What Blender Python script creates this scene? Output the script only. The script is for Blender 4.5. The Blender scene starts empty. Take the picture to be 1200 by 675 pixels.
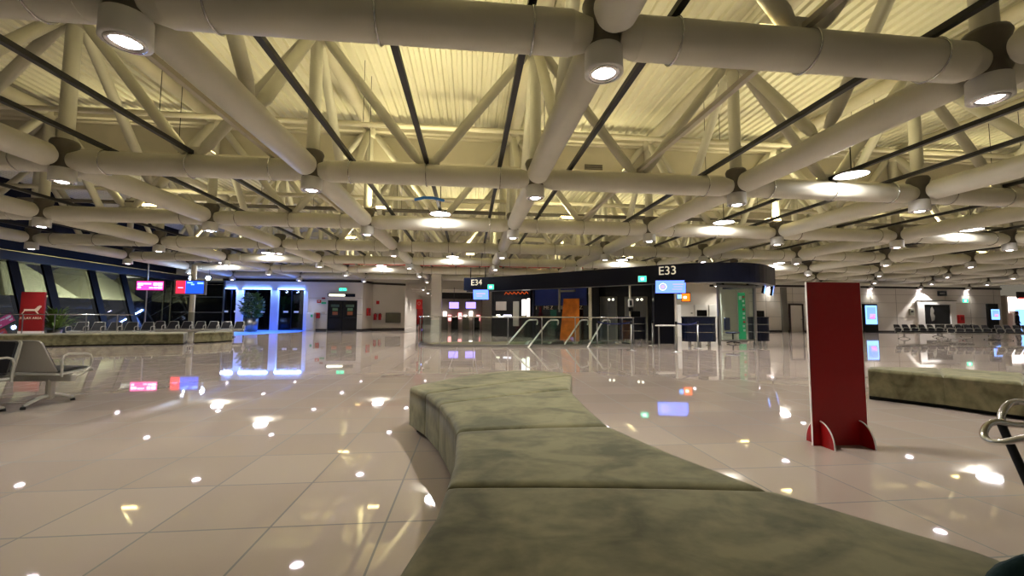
import bpy, math, random
from math import sin, cos, pi, radians, sqrt, atan2
from mathutils import Vector, Matrix
random.seed(7)
SC = bpy.context.scene
COL = SC.collection

# ------------------------------------------------------------------ camera
F, PIT, ROL, YAW, EYE = 487.4, .0694, -.0053, .1005, 1.121
_R = Vector((cos(YAW), -sin(YAW), 0)); _F = Vector((sin(YAW), cos(YAW), 0)); _Z = Vector((0, 0, 1))
_D = _F * cos(PIT) + _Z * sin(PIT); _U = _Z * cos(PIT) - _F * sin(PIT)
CR = _R * cos(ROL) - _U * sin(ROL); CU = _R * sin(ROL) + _U * cos(ROL)
cam = bpy.data.cameras.new('camera'); camo = bpy.data.objects.new('camera', cam); COL.objects.link(camo)
camo.matrix_world = Matrix(((CR.x, CU.x, -_D.x, 0), (CR.y, CU.y, -_D.y, 0), (CR.z, CU.z, -_D.z, EYE), (0, 0, 0, 1)))
cam.sensor_width = 36; cam.lens = F / 1200 * 36; cam.clip_start = .02; cam.clip_end = 400
SC.camera = camo


def ray(x, y):
    return _D + CR * ((x - 600) / F) + CU * ((337.5 - y) / F)


def at(x, y, Y):
    """world point seen at (x, y) of the photo on the upright plane Y"""
    r = ray(x, y); t = Y / r.y
    return Vector((r.x * t, Y, EYE + r.z * t))


def gr(x, y, z=0.0):
    """world point seen at (x, y) of the photo on the level plane z"""
    r = ray(x, y); t = (z - EYE) / r.z
    return Vector((r.x * t, r.y * t, z))


# ------------------------------------------------------------------ materials
def lin(c):
    return tuple(((v / 255) / 12.92 if v / 255 <= .04045 else ((v / 255 + .055) / 1.055) ** 2.4) for v in c)


def mat(name, col, rough=.5, metal=0., noise=0., nscale=8., emit=0., ecol=None, spec=.5, bump=0., alpha=None, trans=0., ior=1.45, sheen=0.):
    m = bpy.data.materials.new(name); m.use_nodes = True
    nt = m.node_tree; b = nt.nodes['Principled BSDF']
    c = lin(col) + (1,)
    b.inputs['Base Color'].default_value = c; b.inputs['Roughness'].default_value = rough
    b.inputs['Metallic'].default_value = metal; b.inputs['Specular IOR Level'].default_value = spec
    b.inputs['IOR'].default_value = ior
    if sheen:
        b.inputs['Sheen Weight'].default_value = sheen
    if trans:
        b.inputs['Transmission Weight'].default_value = trans
    if emit:
        b.inputs['Emission Color'].default_value = lin(ecol or col) + (1,); b.inputs['Emission Strength'].default_value = emit
    if noise or bump:
        tc = nt.nodes.new('ShaderNodeTexCoord'); n = nt.nodes.new('ShaderNodeTexNoise')
        n.inputs['Scale'].default_value = nscale; n.inputs['Detail'].default_value = 5
        nt.links.new(tc.outputs['Object'], n.inputs['Vector'])
        if noise:
            r = nt.nodes.new('ShaderNodeValToRGB')
            r.color_ramp.elements[0].position = .35; r.color_ramp.elements[1].position = .68
            r.color_ramp.elements[0].color = tuple(v * (1 - noise) for v in c[:3]) + (1,)
            r.color_ramp.elements[1].color = tuple(min(1, v * (1 + noise)) for v in c[:3]) + (1,)
            nt.links.new(n.outputs['Fac'], r.inputs['Fac']); nt.links.new(r.outputs['Color'], b.inputs['Base Color'])
        if bump:
            bp = nt.nodes.new('ShaderNodeBump'); bp.inputs['Strength'].default_value = bump; bp.inputs['Distance'].default_value = .01
            nt.links.new(n.outputs['Fac'], bp.inputs['Height']); nt.links.new(bp.outputs['Normal'], b.inputs['Normal'])
    return m


def emis(name, col, s):
    m = bpy.data.materials.new(name); m.use_nodes = True
    nt = m.node_tree; nt.nodes.remove(nt.nodes['Principled BSDF'])
    e = nt.nodes.new('ShaderNodeEmission'); e.inputs['Color'].default_value = lin(col) + (1,); e.inputs['Strength'].default_value = s
    nt.links.new(e.outputs[0], nt.nodes['Material Output'].inputs['Surface'])
    return m


def glass(name, tint, refl=.12, fr=1.5):
    """thin clear sheet: tinted see-through with a mirror share"""
    m = bpy.data.materials.new(name); m.use_nodes = True
    nt = m.node_tree; nt.nodes.remove(nt.nodes['Principled BSDF'])
    t = nt.nodes.new('ShaderNodeBsdfTransparent'); t.inputs[0].default_value = lin(tint) + (1,)
    g = nt.nodes.new('ShaderNodeBsdfGlossy'); g.inputs['Roughness'].default_value = .02
    lw = nt.nodes.new('ShaderNodeLayerWeight'); lw.inputs['Blend'].default_value = .5
    f = nt.nodes.new('ShaderNodeMath'); f.operation = 'POWER'; f.inputs[1].default_value = 4.; nt.links.new(lw.outputs['Facing'], f.inputs[0])
    a = nt.nodes.new('ShaderNodeMath'); a.operation = 'MULTIPLY_ADD'; a.inputs[1].default_value = .7; a.inputs[2].default_value = .035 + refl; a.use_clamp = True
    mx = nt.nodes.new('ShaderNodeMixShader')
    nt.links.new(f.outputs[0], a.inputs[0]); nt.links.new(a.outputs[0], mx.inputs[0])
    nt.links.new(t.outputs[0], mx.inputs[1]); nt.links.new(g.outputs[0], mx.inputs[2])
    nt.links.new(mx.outputs[0], nt.nodes['Material Output'].inputs['Surface'])
    return m


def floor_mat():
    m = mat('polished_tile', (196, 178, 162), .03, spec=.5, ior=2.15)
    nt = m.node_tree; b = nt.nodes['Principled BSDF']; N = nt.nodes.new; L = nt.links.new
    geo = N('ShaderNodeNewGeometry'); sep = N('ShaderNodeSeparateXYZ'); L(geo.outputs['Position'], sep.inputs[0])
    masks = []; cells = []
    for ax, off in (('X', -.441), ('Y', 2.408)):
        s = N('ShaderNodeMath'); s.operation = 'SUBTRACT'; L(sep.outputs[ax], s.inputs[0]); s.inputs[1].default_value = off - 60
        d = N('ShaderNodeMath'); d.operation = 'DIVIDE'; L(s.outputs[0], d.inputs[0]); d.inputs[1].default_value = .6
        fr = N('ShaderNodeMath'); fr.operation = 'FRACT'; L(d.outputs[0], fr.inputs[0])
        fl = N('ShaderNodeMath'); fl.operation = 'FLOOR'; L(d.outputs[0], fl.inputs[0]); cells.append(fl)
        c = N('ShaderNodeMath'); c.operation = 'SUBTRACT'; L(fr.outputs[0], c.inputs[0]); c.inputs[1].default_value = .5
        ab = N('ShaderNodeMath'); ab.operation = 'ABSOLUTE'; L(c.outputs[0], ab.inputs[0])
        g = N('ShaderNodeMath'); g.operation = 'GREATER_THAN'; L(ab.outputs[0], g.inputs[0]); g.inputs[1].default_value = .4905
        masks.append(g)
    mx = N('ShaderNodeMath'); mx.operation = 'MAXIMUM'; L(masks[0].outputs[0], mx.inputs[0]); L(masks[1].outputs[0], mx.inputs[1])
    cb = N('ShaderNodeCombineXYZ'); L(cells[0].outputs[0], cb.inputs[0]); L(cells[1].outputs[0], cb.inputs[1])
    wn = N('ShaderNodeTexWhiteNoise'); wn.noise_dimensions = '2D'; L(cb.outputs[0], wn.inputs['Vector'])
    rp = N('ShaderNodeValToRGB'); rp.color_ramp.elements[0].color = lin((170, 155, 145)) + (1,); rp.color_ramp.elements[1].color = lin((179, 164, 154)) + (1,)
    L(wn.outputs['Value'], rp.inputs[0])
    mix = N('ShaderNodeMix'); mix.data_type = 'RGBA'; L(mx.outputs[0], mix.inputs['Factor'])
    L(rp.outputs[0], mix.inputs['A']); mix.inputs['B'].default_value = lin((58, 50, 46)) + (1,)
    L(mix.outputs['Result'], b.inputs['Base Color'])
    ro = N('ShaderNodeMath'); ro.operation = 'MULTIPLY_ADD'; L(mx.outputs[0], ro.inputs[0]); ro.inputs[1].default_value = .5; ro.inputs[2].default_value = .03
    L(ro.outputs[0], b.inputs['Roughness'])
    return m


def velvet_mat():
    m = mat('olive_velvet', (112, 109, 80), .9, spec=.15, sheen=.25)
    nt = m.node_tree; b = nt.nodes['Principled BSDF']; N = nt.nodes.new; L = nt.links.new
    geo = N('ShaderNodeNewGeometry'); mp = N('ShaderNodeMapping'); L(geo.outputs['Position'], mp.inputs[0]); mp.inputs['Scale'].default_value = (1, 1.3, 1)
    n1 = N('ShaderNodeTexNoise'); n1.inputs['Scale'].default_value = 2.9; n1.inputs['Detail'].default_value = 6; n1.inputs['Distortion'].default_value = .9; L(mp.outputs[0], n1.inputs['Vector'])
    n2 = N('ShaderNodeTexNoise'); n2.inputs['Scale'].default_value = 14; n2.inputs['Detail'].default_value = 4; L(mp.outputs[0], n2.inputs['Vector'])
    ad = N('ShaderNodeMath'); ad.operation = 'MULTIPLY_ADD'; L(n2.outputs['Fac'], ad.inputs[0]); ad.inputs[1].default_value = .3; L(n1.outputs['Fac'], ad.inputs[2])
    rp = N('ShaderNodeValToRGB'); e = rp.color_ramp.elements
    e[0].position = .48; e[0].color = lin((86, 84, 61)) + (1,); e[1].position = .78; e[1].color = lin((134, 129, 99)) + (1,)
    L(ad.outputs[0], rp.inputs[0]); L(rp.outputs[0], b.inputs['Base Color'])
    return m


M = dict(
    floor=floor_mat(), velvet=velvet_mat(),
    tube=mat('painted_steel_tube', (186, 182, 166), .42, noise=.05, nscale=1.5),
    tube_up=mat('painted_upper_steel', (186, 179, 158), .5, noise=.05, nscale=1.5),
    cast=mat('dark_cast_steel', (92, 86, 76), .5, noise=.1, nscale=5),
    deck=mat('corrugated_deck', (208, 203, 180), .5),
    rail=mat('black_rail', (26, 25, 27), .5), railw=mat('pale_rail', (168, 160, 142), .5),
    chrome=mat('bright_steel', (200, 200, 198), .18, 1.), steel=mat('brushed_steel', (160, 160, 158), .33, 1.),
    white=mat('white_metal', (205, 203, 198), .4), whitewall=mat('white_panel_wall', (204, 198, 188), .45, noise=.03, nscale=.6),
    black=mat('black_matt', (12, 12, 13), .55, spec=.25), darkwall=mat('dark_cladding', (17, 17, 20), .25, noise=.3, nscale=1),
    navy=mat('navy_panel', (18, 24, 44), .22), navyd=mat('navy_deep', (9, 13, 30), .32, spec=.3), blue=mat('booth_blue', (14, 34, 104), .4),
    bluegrey=mat('blue_soffit', (13, 19, 40), .3), red=mat('red_board', (150, 6, 10), .42), edge=mat('white_board_edge', (225, 220, 214), .6),
    reds=mat('red_sign', (128, 22, 24), .5), redb=mat('fire_red', (190, 28, 30), .45), pale=mat('pale_print', (214, 190, 170), .6),
    leather=mat('black_leather', (22, 22, 28), .38, bump=.15, nscale=60), perf=mat('perforated_metal', (182, 180, 172), .45, .15),
    cast_al=mat('pale_cast_aluminium', (178, 176, 168), .35, .6), rubber=mat('rubber', (18, 18, 18), .7),
    leaf=mat('leaf_green', (84, 112, 46), .5, noise=.45, nscale=6), stem=mat('bark', (86, 66, 44), .8),
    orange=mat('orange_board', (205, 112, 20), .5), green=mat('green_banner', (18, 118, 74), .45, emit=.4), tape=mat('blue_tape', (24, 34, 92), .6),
    stone=mat('cream_stone', (188, 178, 156), .4), trimd=mat('dark_trim', (38, 33, 30), .5), brown=mat('door_frame_brown', (48, 32, 28), .5),
    grey=mat('grey_panel', (118, 115, 106), .5), ventm=mat('vent_grey', (112, 110, 92), .6), teal=mat('teal_cloth', (14, 46, 52), .9, bump=.4, nscale=30),
    rooms=mat('shop_interior', (120, 112, 106), .6), skin=mat('skin', (170, 120, 96), .6), cloth=mat('dark_coat', (24, 22, 26), .9),
    step=mat('escalator_step', (48, 48, 50), .5, .5), plum=mat('purple_strip', (62, 56, 120), .5),
    glassd=glass('night_glass', (165, 172, 186), .03), glassc=glass('clear_glass', (232, 242, 236), .0), glassg=glass('green_edge_glass', (236, 246, 241), .0),
    lamp=emis('lamp_glow', (255, 240, 248), 15), lampfar=emis('lamp_glow_far', (255, 238, 232), 20), bay=emis('bay_glow', (255, 246, 250), 14), warm=emis('flood_glow', (255, 226, 150), 7),
    bluelite=emis('blue_strip_glow', (96, 140, 255), 14), screenb=emis('screen_blue', (96, 128, 255), 1.5), screend=emis('screen_deep_blue', (28, 70, 215), 1.3),
    screenr=emis('screen_red', (235, 38, 60), 1.3), screenp=emis('screen_pink', (240, 60, 150), 1.5), screenw=emis('screen_white', (240, 235, 255), 1.8),
    screenv=emis('screen_violet', (150, 130, 255), 1.5), screenc=emis('screen_cyan', (120, 170, 255), 1.5), screeno=emis('screen_orange', (255, 100, 20), 1.5),
    exitg=emis('exit_green', (60, 220, 170), 1.4), signw=emis('sign_white', (250, 248, 220), 2.), shopw=emis('shop_white', (255, 240, 230), 2.4), shopp=emis('shop_pink', (255, 150, 150), 1.6),
    letter=mat('sign_letters', (220, 212, 190), .5, emit=.35), neon=emis('neon_orange', (200, 80, 30), .8),
)


# ------------------------------------------------------------------ mesh builder
class MB:
    def __init__(s): s.v = []; s.f = []; s.sm = []

    def add(s, vs, fs, smooth=False):
        o = len(s.v); s.v += [tuple(v) for v in vs]; s.f += [tuple(i + o for i in f) for f in fs]; s.sm += [smooth] * len(fs)
        return s

    def box(s, c, size, rz=0., bev=0.):
        x, y, z = (d / 2 for d in size); c = Vector(c); R = Matrix.Rotation(rz, 3, 'Z')
        if bev <= 0:
            pts = [(a * x, b * y, d * z) for d in (-1, 1) for a, b in ((-1, -1), (1, -1), (1, 1), (-1, 1))]
            fs = [(3, 2, 1, 0), (4, 5, 6, 7), (0, 1, 5, 4), (1, 2, 6, 5), (2, 3, 7, 6), (3, 0, 4, 7)]
            return s.add([c + R @ Vector(p) for p in pts], fs)
        b = min(bev, x * .9, y * .9, z * .9); rings = []
        for zz, k in ((-z, b), (-z + b, 0), (z - b, 0), (z, b)):
            X, Y = x - k, y - k
            rings.append([(-X + b, -Y, zz), (X - b, -Y, zz), (X, -Y + b, zz), (X, Y - b, zz), (X - b, Y, zz), (-X + b, Y, zz), (-X, Y - b, zz), (-X, -Y + b, zz)])
        pts = [p for r in rings for p in r]; fs = [tuple(range(7, -1, -1)), tuple(range(24, 32))]
        for k in range(3):
            for i in range(8):
                j = (i + 1) % 8; fs.append((k * 8 + i, k * 8 + j, k * 8 + 8 + j, k * 8 + 8 + i))
        return s.add([c + R @ Vector(p) for p in pts], fs)

    def tube(s, p0, p1, r, n=16, r1=None, caps=True):
        return s.sweep([p0, p1], r, n, caps, r1)

    def sweep(s, pts, r, n=10, caps=True, r1=None, closed=False):
        pts = [Vector(p) for p in pts]; m = len(pts); vs = []
        prev = None
        for i, p in enumerate(pts):
            if closed: t = pts[(i + 1) % m] - pts[i - 1]
            else: t = pts[min(i + 1, m - 1)] - pts[max(i - 1, 0)]
            t.normalize()
            if prev is None:
                a = t.orthogonal().normalized() if abs(t.z) > .9 else t.cross(Vector((0, 0, 1))).normalized()
            else:
                a = (prev - t * prev.dot(t)).normalized()
            prev = a; b = t.cross(a)
            rr = r if r1 is None else r + (r1 - r) * i / (m - 1)
            vs += [p + (a * cos(2 * pi * k / n) + b * sin(2 * pi * k / n)) * rr for k in range(n)]
        fs = []
        for i in range(m if closed else m - 1):
            for k in range(n):
                k2 = (k + 1) % n; j = (i + 1) % m
                fs.append((i * n + k, i * n + k2, j * n + k2, j * n + k))
        s.add(vs, fs, True)
        if caps and not closed:
            s.add(vs[:n], [tuple(range(n - 1, -1, -1))]); s.add(vs[-n:], [tuple(range(n))])
        return s

    def lathe(s, prof, c=(0, 0, 0), n=24, smooth=True, axis=None):
        c = Vector(c); vs = []; fs = []
        Q = Vector((0, 0, 1)).rotation_difference(Vector(axis)).to_matrix() if axis else Matrix.Identity(3)
        for r, z in prof:
            vs += [c + Q @ Vector((r * cos(2 * pi * k / n), r * sin(2 * pi * k / n), z)) for k in range(n)]
        for i in range(len(prof) - 1):
            for k in range(n):
                k2 = (k + 1) % n
                fs.append((i * n + k, i * n + k2, (i + 1) * n + k2, (i + 1) * n + k))
        return s.add(vs, fs, smooth)

    def prism(s, poly, d0, d1=None, smooth=False):
        """poly: list of 3D points, extruded by vector d0"""
        d = Vector(d0); a = [Vector(p) for p in poly]; n = len(a)
        s.add(a + [p + d for p in a], [tuple(range(n - 1, -1, -1)), tuple(range(n, 2 * n))] + [(i, (i + 1) % n, n + (i + 1) % n, n + i) for i in range(n)], smooth)
        return s

    def quad(s, a, b, c, d): return s.add([a, b, c, d], [(0, 1, 2, 3)])

    def mesh(s, name):
        me = bpy.data.meshes.new(name); me.from_pydata(s.v, [], s.f)
        me.polygons.foreach_set('use_smooth', s.sm); me.update(); return me

    def build(s, name, m, parent=None, loc=None):
        me = s.mesh(name); me.materials.append(M[m] if isinstance(m, str) else m)
        o = bpy.data.objects.new(name, me); COL.objects.link(o)
        if parent is not None: o.parent = parent
        if loc is not None: o.location = loc
        return o


def tag(o, label=None, cat=None, group=None, kind=None):
    if label: o['label'] = label
    if cat: o['category'] = cat
    if group: o['group'] = group
    if kind: o['kind'] = kind
    return o


def thing(name, label, cat, loc=(0, 0, 0), rz=0., group=None):
    o = bpy.data.objects.new(name, None); COL.objects.link(o); o.location = loc; o.rotation_euler.z = rz; o.empty_display_size = .1
    return tag(o, label, cat, group)


def struct(name, mb, m, parent=None):
    o = mb.build(name, m, parent)
    if parent is None: o['kind'] = 'structure'
    return o


def copy_tree(o, parent=None):
    c = o.copy(); COL.objects.link(c)
    if parent is not None: c.parent = parent
    for ch in o.children: copy_tree(ch, c)
    return c


def text(name, s, size, m, parent, loc, rx=pi / 2, rz=0., depth=.004, align='CENTER'):
    cu = bpy.data.curves.new(name, 'FONT'); cu.body = s; cu.size = size; cu.extrude = depth; cu.align_x = align; cu.align_y = 'CENTER'
    t = bpy.data.objects.new(name + '_curve', cu); COL.objects.link(t)
    dg = bpy.context.evaluated_depsgraph_get(); me = bpy.data.meshes.new_from_object(t.evaluated_get(dg))
    bpy.data.objects.remove(t); me.materials.clear(); me.materials.append(M[m])
    o = bpy.data.objects.new(name, me); COL.objects.link(o)
    if parent is not None: o.parent = parent
    o.location = loc; o.rotation_euler = (rx, 0, rz)
    return o


ORD = ['first', 'second', 'third', 'fourth', 'fifth', 'sixth', 'seventh', 'eighth', 'ninth', 'tenth', 'eleventh', 'twelfth', 'thirteenth', 'fourteenth', 'fifteenth']

# ================================================================== SETTING
# floor with the escalator well cut out
WX0, WX1, WY0, WY1 = -1.5, 6.4, 15.75, 18.9
def well_outline(n=10):
    c0 = Vector((-.2, 17.3)); pts = []
    for k in range(n + 1):
        a = pi * 1.5 - pi * k / n                      # round end towards -X
        pts.append(Vector((-.35 + 1.55 * cos(a), 17.35 + 1.6 * sin(a))))
    pts.append(Vector((6.3, 18.95))); pts.append(Vector((6.3, 15.75)))
    return pts
WELL = well_outline()
mb = MB()
X0, X1, Y0, Y1 = -34., 62., -8., 70.
mb.quad((X0, Y0, 0), (X1, Y0, 0), (X1, 15.75, 0), (X0, 15.75, 0))
mb.quad((X0, 18.95, 0), (X1, 18.95, 0), (X1, Y1, 0), (X0, Y1, 0))
mb.quad((6.3, 15.75, 0), (X1, 15.75, 0), (X1, 18.95, 0), (6.3, 18.95, 0))
arc = WELL[:11]
for a, b in zip(arc, arc[1:]):
    mb.add([(X0, a.y, 0), (a.x, a.y, 0), (b.x, b.y, 0), (X0, b.y, 0)], [(0, 1, 2, 3)])
struct('floor', mb, 'floor')
mb = MB(); n = len(WELL)
for i in range(n):
    a, b = WELL[i], WELL[(i + 1) % n]
    mb.quad((a.x, a.y, -3.2), (b.x, b.y, -3.2), (b.x, b.y, -.005), (a.x, a.y, -.005))
mb.add([(p.x, p.y, -3.2) for p in WELL], [tuple(range(n))])
struct('wall_stairwell', mb, 'stone')

# roof deck: trapezoidal sheet, ribs along Y
mb = MB(); x = -26.; prof = []
while x < 56:
    prof += [(x, 7.62), (x + .10, 7.62), (x + .13, 7.56), (x + .23, 7.56)]; x += .26
vs = [(a, -6, z) for a, z in prof] + [(a, 64, z) for a, z in prof]; k = len(prof)
mb.add(vs, [(i, i + 1, k + i + 1, k + i) for i in range(k - 1)])
struct('ceiling', mb, 'deck')

# walls
YB = 33.5
pc = at(424, 386, YB).x                                   # corner of the panel wall
jog = at(436, 386, 35.2)
p472 = at(473, 384, 36.0)
def wall(name, pts, z0=0, z1=7.5, th=.25, m='whitewall'):
    """upright wall along a chain of plan points, thickness away from the camera side"""
    mb = MB()
    for a, b in zip(pts, pts[1:]):
        a = Vector((a[0], a[1], 0)); b = Vector((b[0], b[1], 0)); d = (b - a).normalized(); nrm = Vector((-d.y, d.x, 0)) * th
        mb.prism([a + Vector((0, 0, z0)), b + Vector((0, 0, z0)), b + nrm + Vector((0, 0, z0)), a + nrm + Vector((0, 0, z0))], (0, 0, z1 - z0))
    return struct(name, mb, m)


xe0, xe1 = at(352, 380, YB).x, at(383, 380, YB).x          # entry recess end / black door
xd0, xd1 = at(383, 380, YB).x, at(418, 380, YB).x
zd = at(400, 352, YB).z
wall('wall_back', [(at(358, 380, YB).x, YB), (xd0, YB)])
wall('wall_back_door_side', [(xd1, YB), (pc, YB)])
wall('wall_back_above_door', [(xd0, YB), (xd1, YB)], z0=zd)
wall('wall_back_return', [(pc, YB), (jog.x, 35.2)])
wall('wall_back_bay', [(jog.x, 35.2), (p472.x, 36.4)])
wall('wall_corridor_left', [(p472.x, 36.4), (p472.x - 1.6, 62)])
wall('wall_corridor_end', [(-12, 62), (14, 62)])
XR0, XR1 = at(905, 380, 32.3).x, at(1175, 380, 32.3).x
wall('wall_right', [(5.5, 33.2), (22.5, 33.2), (23.0, 32.3), (XR1, 32.3)])
wall('wall_right_shop', [(XR1 - 1, 46), (62, 46)], m='rooms')
# wall-head trim (dark shadow line) and skirting
mb = MB(); zt = 3.74
for a, b in (((at(262, 330, YB).x, YB), (pc, YB)), ((pc, YB), (jog.x, 35.2)), ((jog.x, 35.2), (p472.x, 36.4)), ((20, 33.0), (23.0, 32.3)), ((23.0, 32.3), (XR1, 32.3))):
    a = Vector((a[0], a[1], zt)); b = Vector((b[0], b[1], zt)); d = (b - a).normalized(); nr = Vector((d.y, -d.x, 0)) * .12
    mb.prism([a + nr, b + nr, b - nr * .02, a - nr * .02], (0, 0, .17))
struct('trim_1', mb, 'trimd')
mb = MB()
for a, b in (((at(358, 380, YB).x, YB), (xd0, YB)), ((xd1, YB), (pc, YB)), ((pc, YB), (jog.x, 35.2)), ((jog.x, 35.2), (p472.x, 36.4)), ((23.0, 32.3), (XR1, 32.3))):
    a = Vector((a[0], a[1], 0)); b = Vector((b[0], b[1], 0)); d = (b - a).normalized(); nr = Vector((d.y, -d.x, 0)) * .03
    mb.prism([a + nr, b + nr, b - nr * .02, a - nr * .02], (0, 0, .12))
struct('baseboard_back', mb, 'trimd')
# panel joints of the white walls
mb = MB()
for px in (372, 428, 444):
    p = at(px, 350, YB - .004 if px < 420 else 35.0)
for z in (1.25, 2.5, 3.2):
    mb.box(((23 + XR1) / 2, 32.295, z), (XR1 - 23, .012, .02))
xx = 24.5
while xx < XR1:
    mb.box((xx, 32.295, 1.95), (.02, .012, 3.5)); xx += 2.4
for z in (1.25, 2.5):
    mb.box(((xd1 + pc) / 2, YB - .005, z), (pc - xd1, .012, .02)); mb.box(((at(358, 380, YB).x + xd0) / 2, YB - .005, z), (xd0 - at(358, 380, YB).x, .012, .02))
struct('trim_2', mb, 'grey')

# slanted window wall on the side of the building
ZT = 3.62; LT = -21.6                                     # head of the glass
LEAN = 1.05                                                # foot stands this much further in
YW0, YW1 = 12., 33.4
xb = lambda z: LT + LEAN * (1 - z / ZT)
mb = MB(); mb.prism([(xb(0), YW0, 0), (xb(ZT), YW0, ZT), (xb(ZT) - .03, YW0, ZT), (xb(0) - .03, YW0, 0)], (0, YW1 - YW0, 0))
win = struct('window_1', mb, 'glassd')
for px in (-38, 12, 52, 106, 143):
    p = gr(px, 330, 3.2)
    yy = at(px, 330, 10).y
    r = ray(px, 322); t = (xb(3.4)) / r.x; yy = r.y * t
    m2 = MB(); w = .42
    m2.prism([(xb(0) + .03, yy - w / 2, 0), (xb(0) + .14, yy - w / 2, 0), (xb(ZT) + .14, yy - w / 2, ZT), (xb(ZT) + .03, yy - w / 2, ZT)], (0, w, 0))
    m2.build('mullion', 'black', win)
mb = MB()
mb.prism([(LT + .55, YW0 - 2, ZT), (LT + .55, YW0 - 2, ZT + .42), (LT - .5, YW0 - 2, ZT + .42), (LT - .5, YW0 - 2, ZT)], (0, YW1 - YW0 + 2, 0))
struct('trim_3', mb, 'bluegrey')
mb = MB(); mb.box((LT - .5, (YW0 + YW1) / 2, 5.9), (.2, YW1 - YW0 + 4, 3.4)); struct('wall_left_head', mb, 'navyd')
# lit canopy of the forecourt beyond the glass
mb = MB()
for k, yy in enumerate((22.5, 28., 33.5, 39.)):
    mb.add([(-25.5, yy - 2.4, 2.2), (-25.5, yy + 2.0, 2.2), (-31, yy + 2.6, 2.4), (-31, yy - 3, 2.4), (-28.6, yy, 5.2)], [(0, 1, 4), (1, 2, 4), (2, 3, 4), (3, 0, 4)])
o = mb.build('canopy', mat('sailcloth', (200, 196, 150), .7)); tag(o, 'pale peaked canopies outside beyond the slanted dark windows', 'canopy')
ar = bpy.data.lights.new('canopy_fill_light', 'AREA'); ar.energy = 2600; ar.color = (1, .93, .66); ar.size = 6
ao = bpy.data.objects.new('canopy_fill_light', ar); COL.objects.link(ao); ao.location = (-24.6, 30, .5); ao.rotation_euler = (0, radians(125), 0)  # added light with no fixture, brightens the canopies
# dark glazed partition at the back beside the window wall
xg0, xg1 = at(176, 380, YB).x, at(262, 380, YB).x
mb = MB(); mb.box(((xg0 + xg1) / 2, YB, 1.9), (xg1 - xg0, .03, 3.7)); w2 = struct('window_2', mb, 'glassd')
for px in (190, 199, 222, 261):
    m2 = MB(); m2.box((at(px, 380, YB).x, YB - .03, 1.9), (.09, .1, 3.7)); m2.build('mullion', 'steel', w2)
for z in (1.35, 2.5, 3.45):
    m2 = MB(); m2.box(((at(199, 380, YB).x + xg1) / 2, YB - .03, z), (xg1 - at(199, 380, YB).x, .06, .05)); m2.build('transom', 'steel', w2)
mb = MB(); mb.box(((xg0 + xg1) / 2 - 1, YB + 2.5, 1.9), (xg1 - xg0 + 4, .1, 3.8)); struct('wall_vestibule', mb, 'navyd')
mb = MB(); mb.box(((xg0 + xg1) / 2 - .6, YB + .1, 5.7), (xg1 - xg0 + 2.8, .2, 3.6)); struct('wall_back_head', mb, 'whitewall')

# blue lit glass doors
E0, E1 = at(262, 380, YB).x, at(358, 380, YB).x
ztop = at(310, 339, YB).z
mb = MB(); mb.box(((E0 + E1) / 2, YB + .1, (ztop + 7.5) / 2), (E1 - E0, .2, 7.5 - ztop)); struct('wall_entry_head', mb, 'whitewall')
mb = MB(); mb.box(((E0 + E1) / 2, YB + 2.4, 1.8), (E1 - E0 + 1, .1, 3.6)); struct('wall_entry_back', mb, 'navyd')
mb = MB()
for a, b in ((275.5, 283.5), (316, 325), (355, 360)):
    xa, x2 = at(a, 380, YB).x, at(b, 380, YB).x
    mb.box(((xa + x2) / 2, YB + .1, ztop / 2), (x2 - xa, .3, ztop))
struct('wall_entry_pier', mb, mat('pale_pier', (190, 196, 214), .35))
for i, (a, b) in enumerate(((263, 275.5), (283.5, 316), (325, 355))):
    xa, x2 = at(a, 380, YB).x, at(b, 380, YB).x
    d = MB().box(((xa + x2) / 2, YB + .12, ztop / 2), (x2 - xa - .04, .03, ztop - .04)); do = struct('door_%d' % (i + 1), d, 'glassd')
    m2 = MB().box(((xa + x2) / 2, YB + .08, ztop / 2), (.05, .06, ztop - .06)); m2.build('door_stile', 'navyd', do)
    for q in (-.35, .35):
        MB().box(((xa + x2) / 2 + q * 1.1, YB + .07, 1.42), (.34, .02, .13)).build('door_sticker', 'white', do)
    st = MB().box(((xa + x2) / 2, YB - .07, ztop + .03), (x2 - xa, .14, .06)).build('strip_light', 'bluelite')
    tag(st, ['short blue strip light over the glass door beside the dark partition', 'blue strip light over the glass door behind the potted tree', 'blue strip light over the glass door beside the white wall'][i], 'strip light')
    l = bpy.data.lights.new('blue_strip', 'AREA'); l.shape = 'RECTANGLE'; l.size = x2 - xa; l.size_y = .1; l.energy = 75; l.color = (.22, .40, 1)
    lo = bpy.data.objects.new('blue_strip', l); COL.objects.link(lo); lo.location = ((xa + x2) / 2, YB - .16, ztop + .0); lo.rotation_euler = (radians(-22), 0, 0)
mb = MB(); a, b = gr(272, 393.5), gr(350, 389.2)
mb.prism([(a.x, a.y, .004), (b.x, b.y, .004), (E1, YB - .02, .004), (E0, YB - .02, .004)], (0, 0, .006)); o = mb.build('entry_sheet', mat('flat_blue', (70, 130, 255), .5)); tag(o, 'flat blue sheet along the foot of the blue-lit glass doors', 'mat')  # thin vivid blue sheet on the floor before the glass doors

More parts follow.
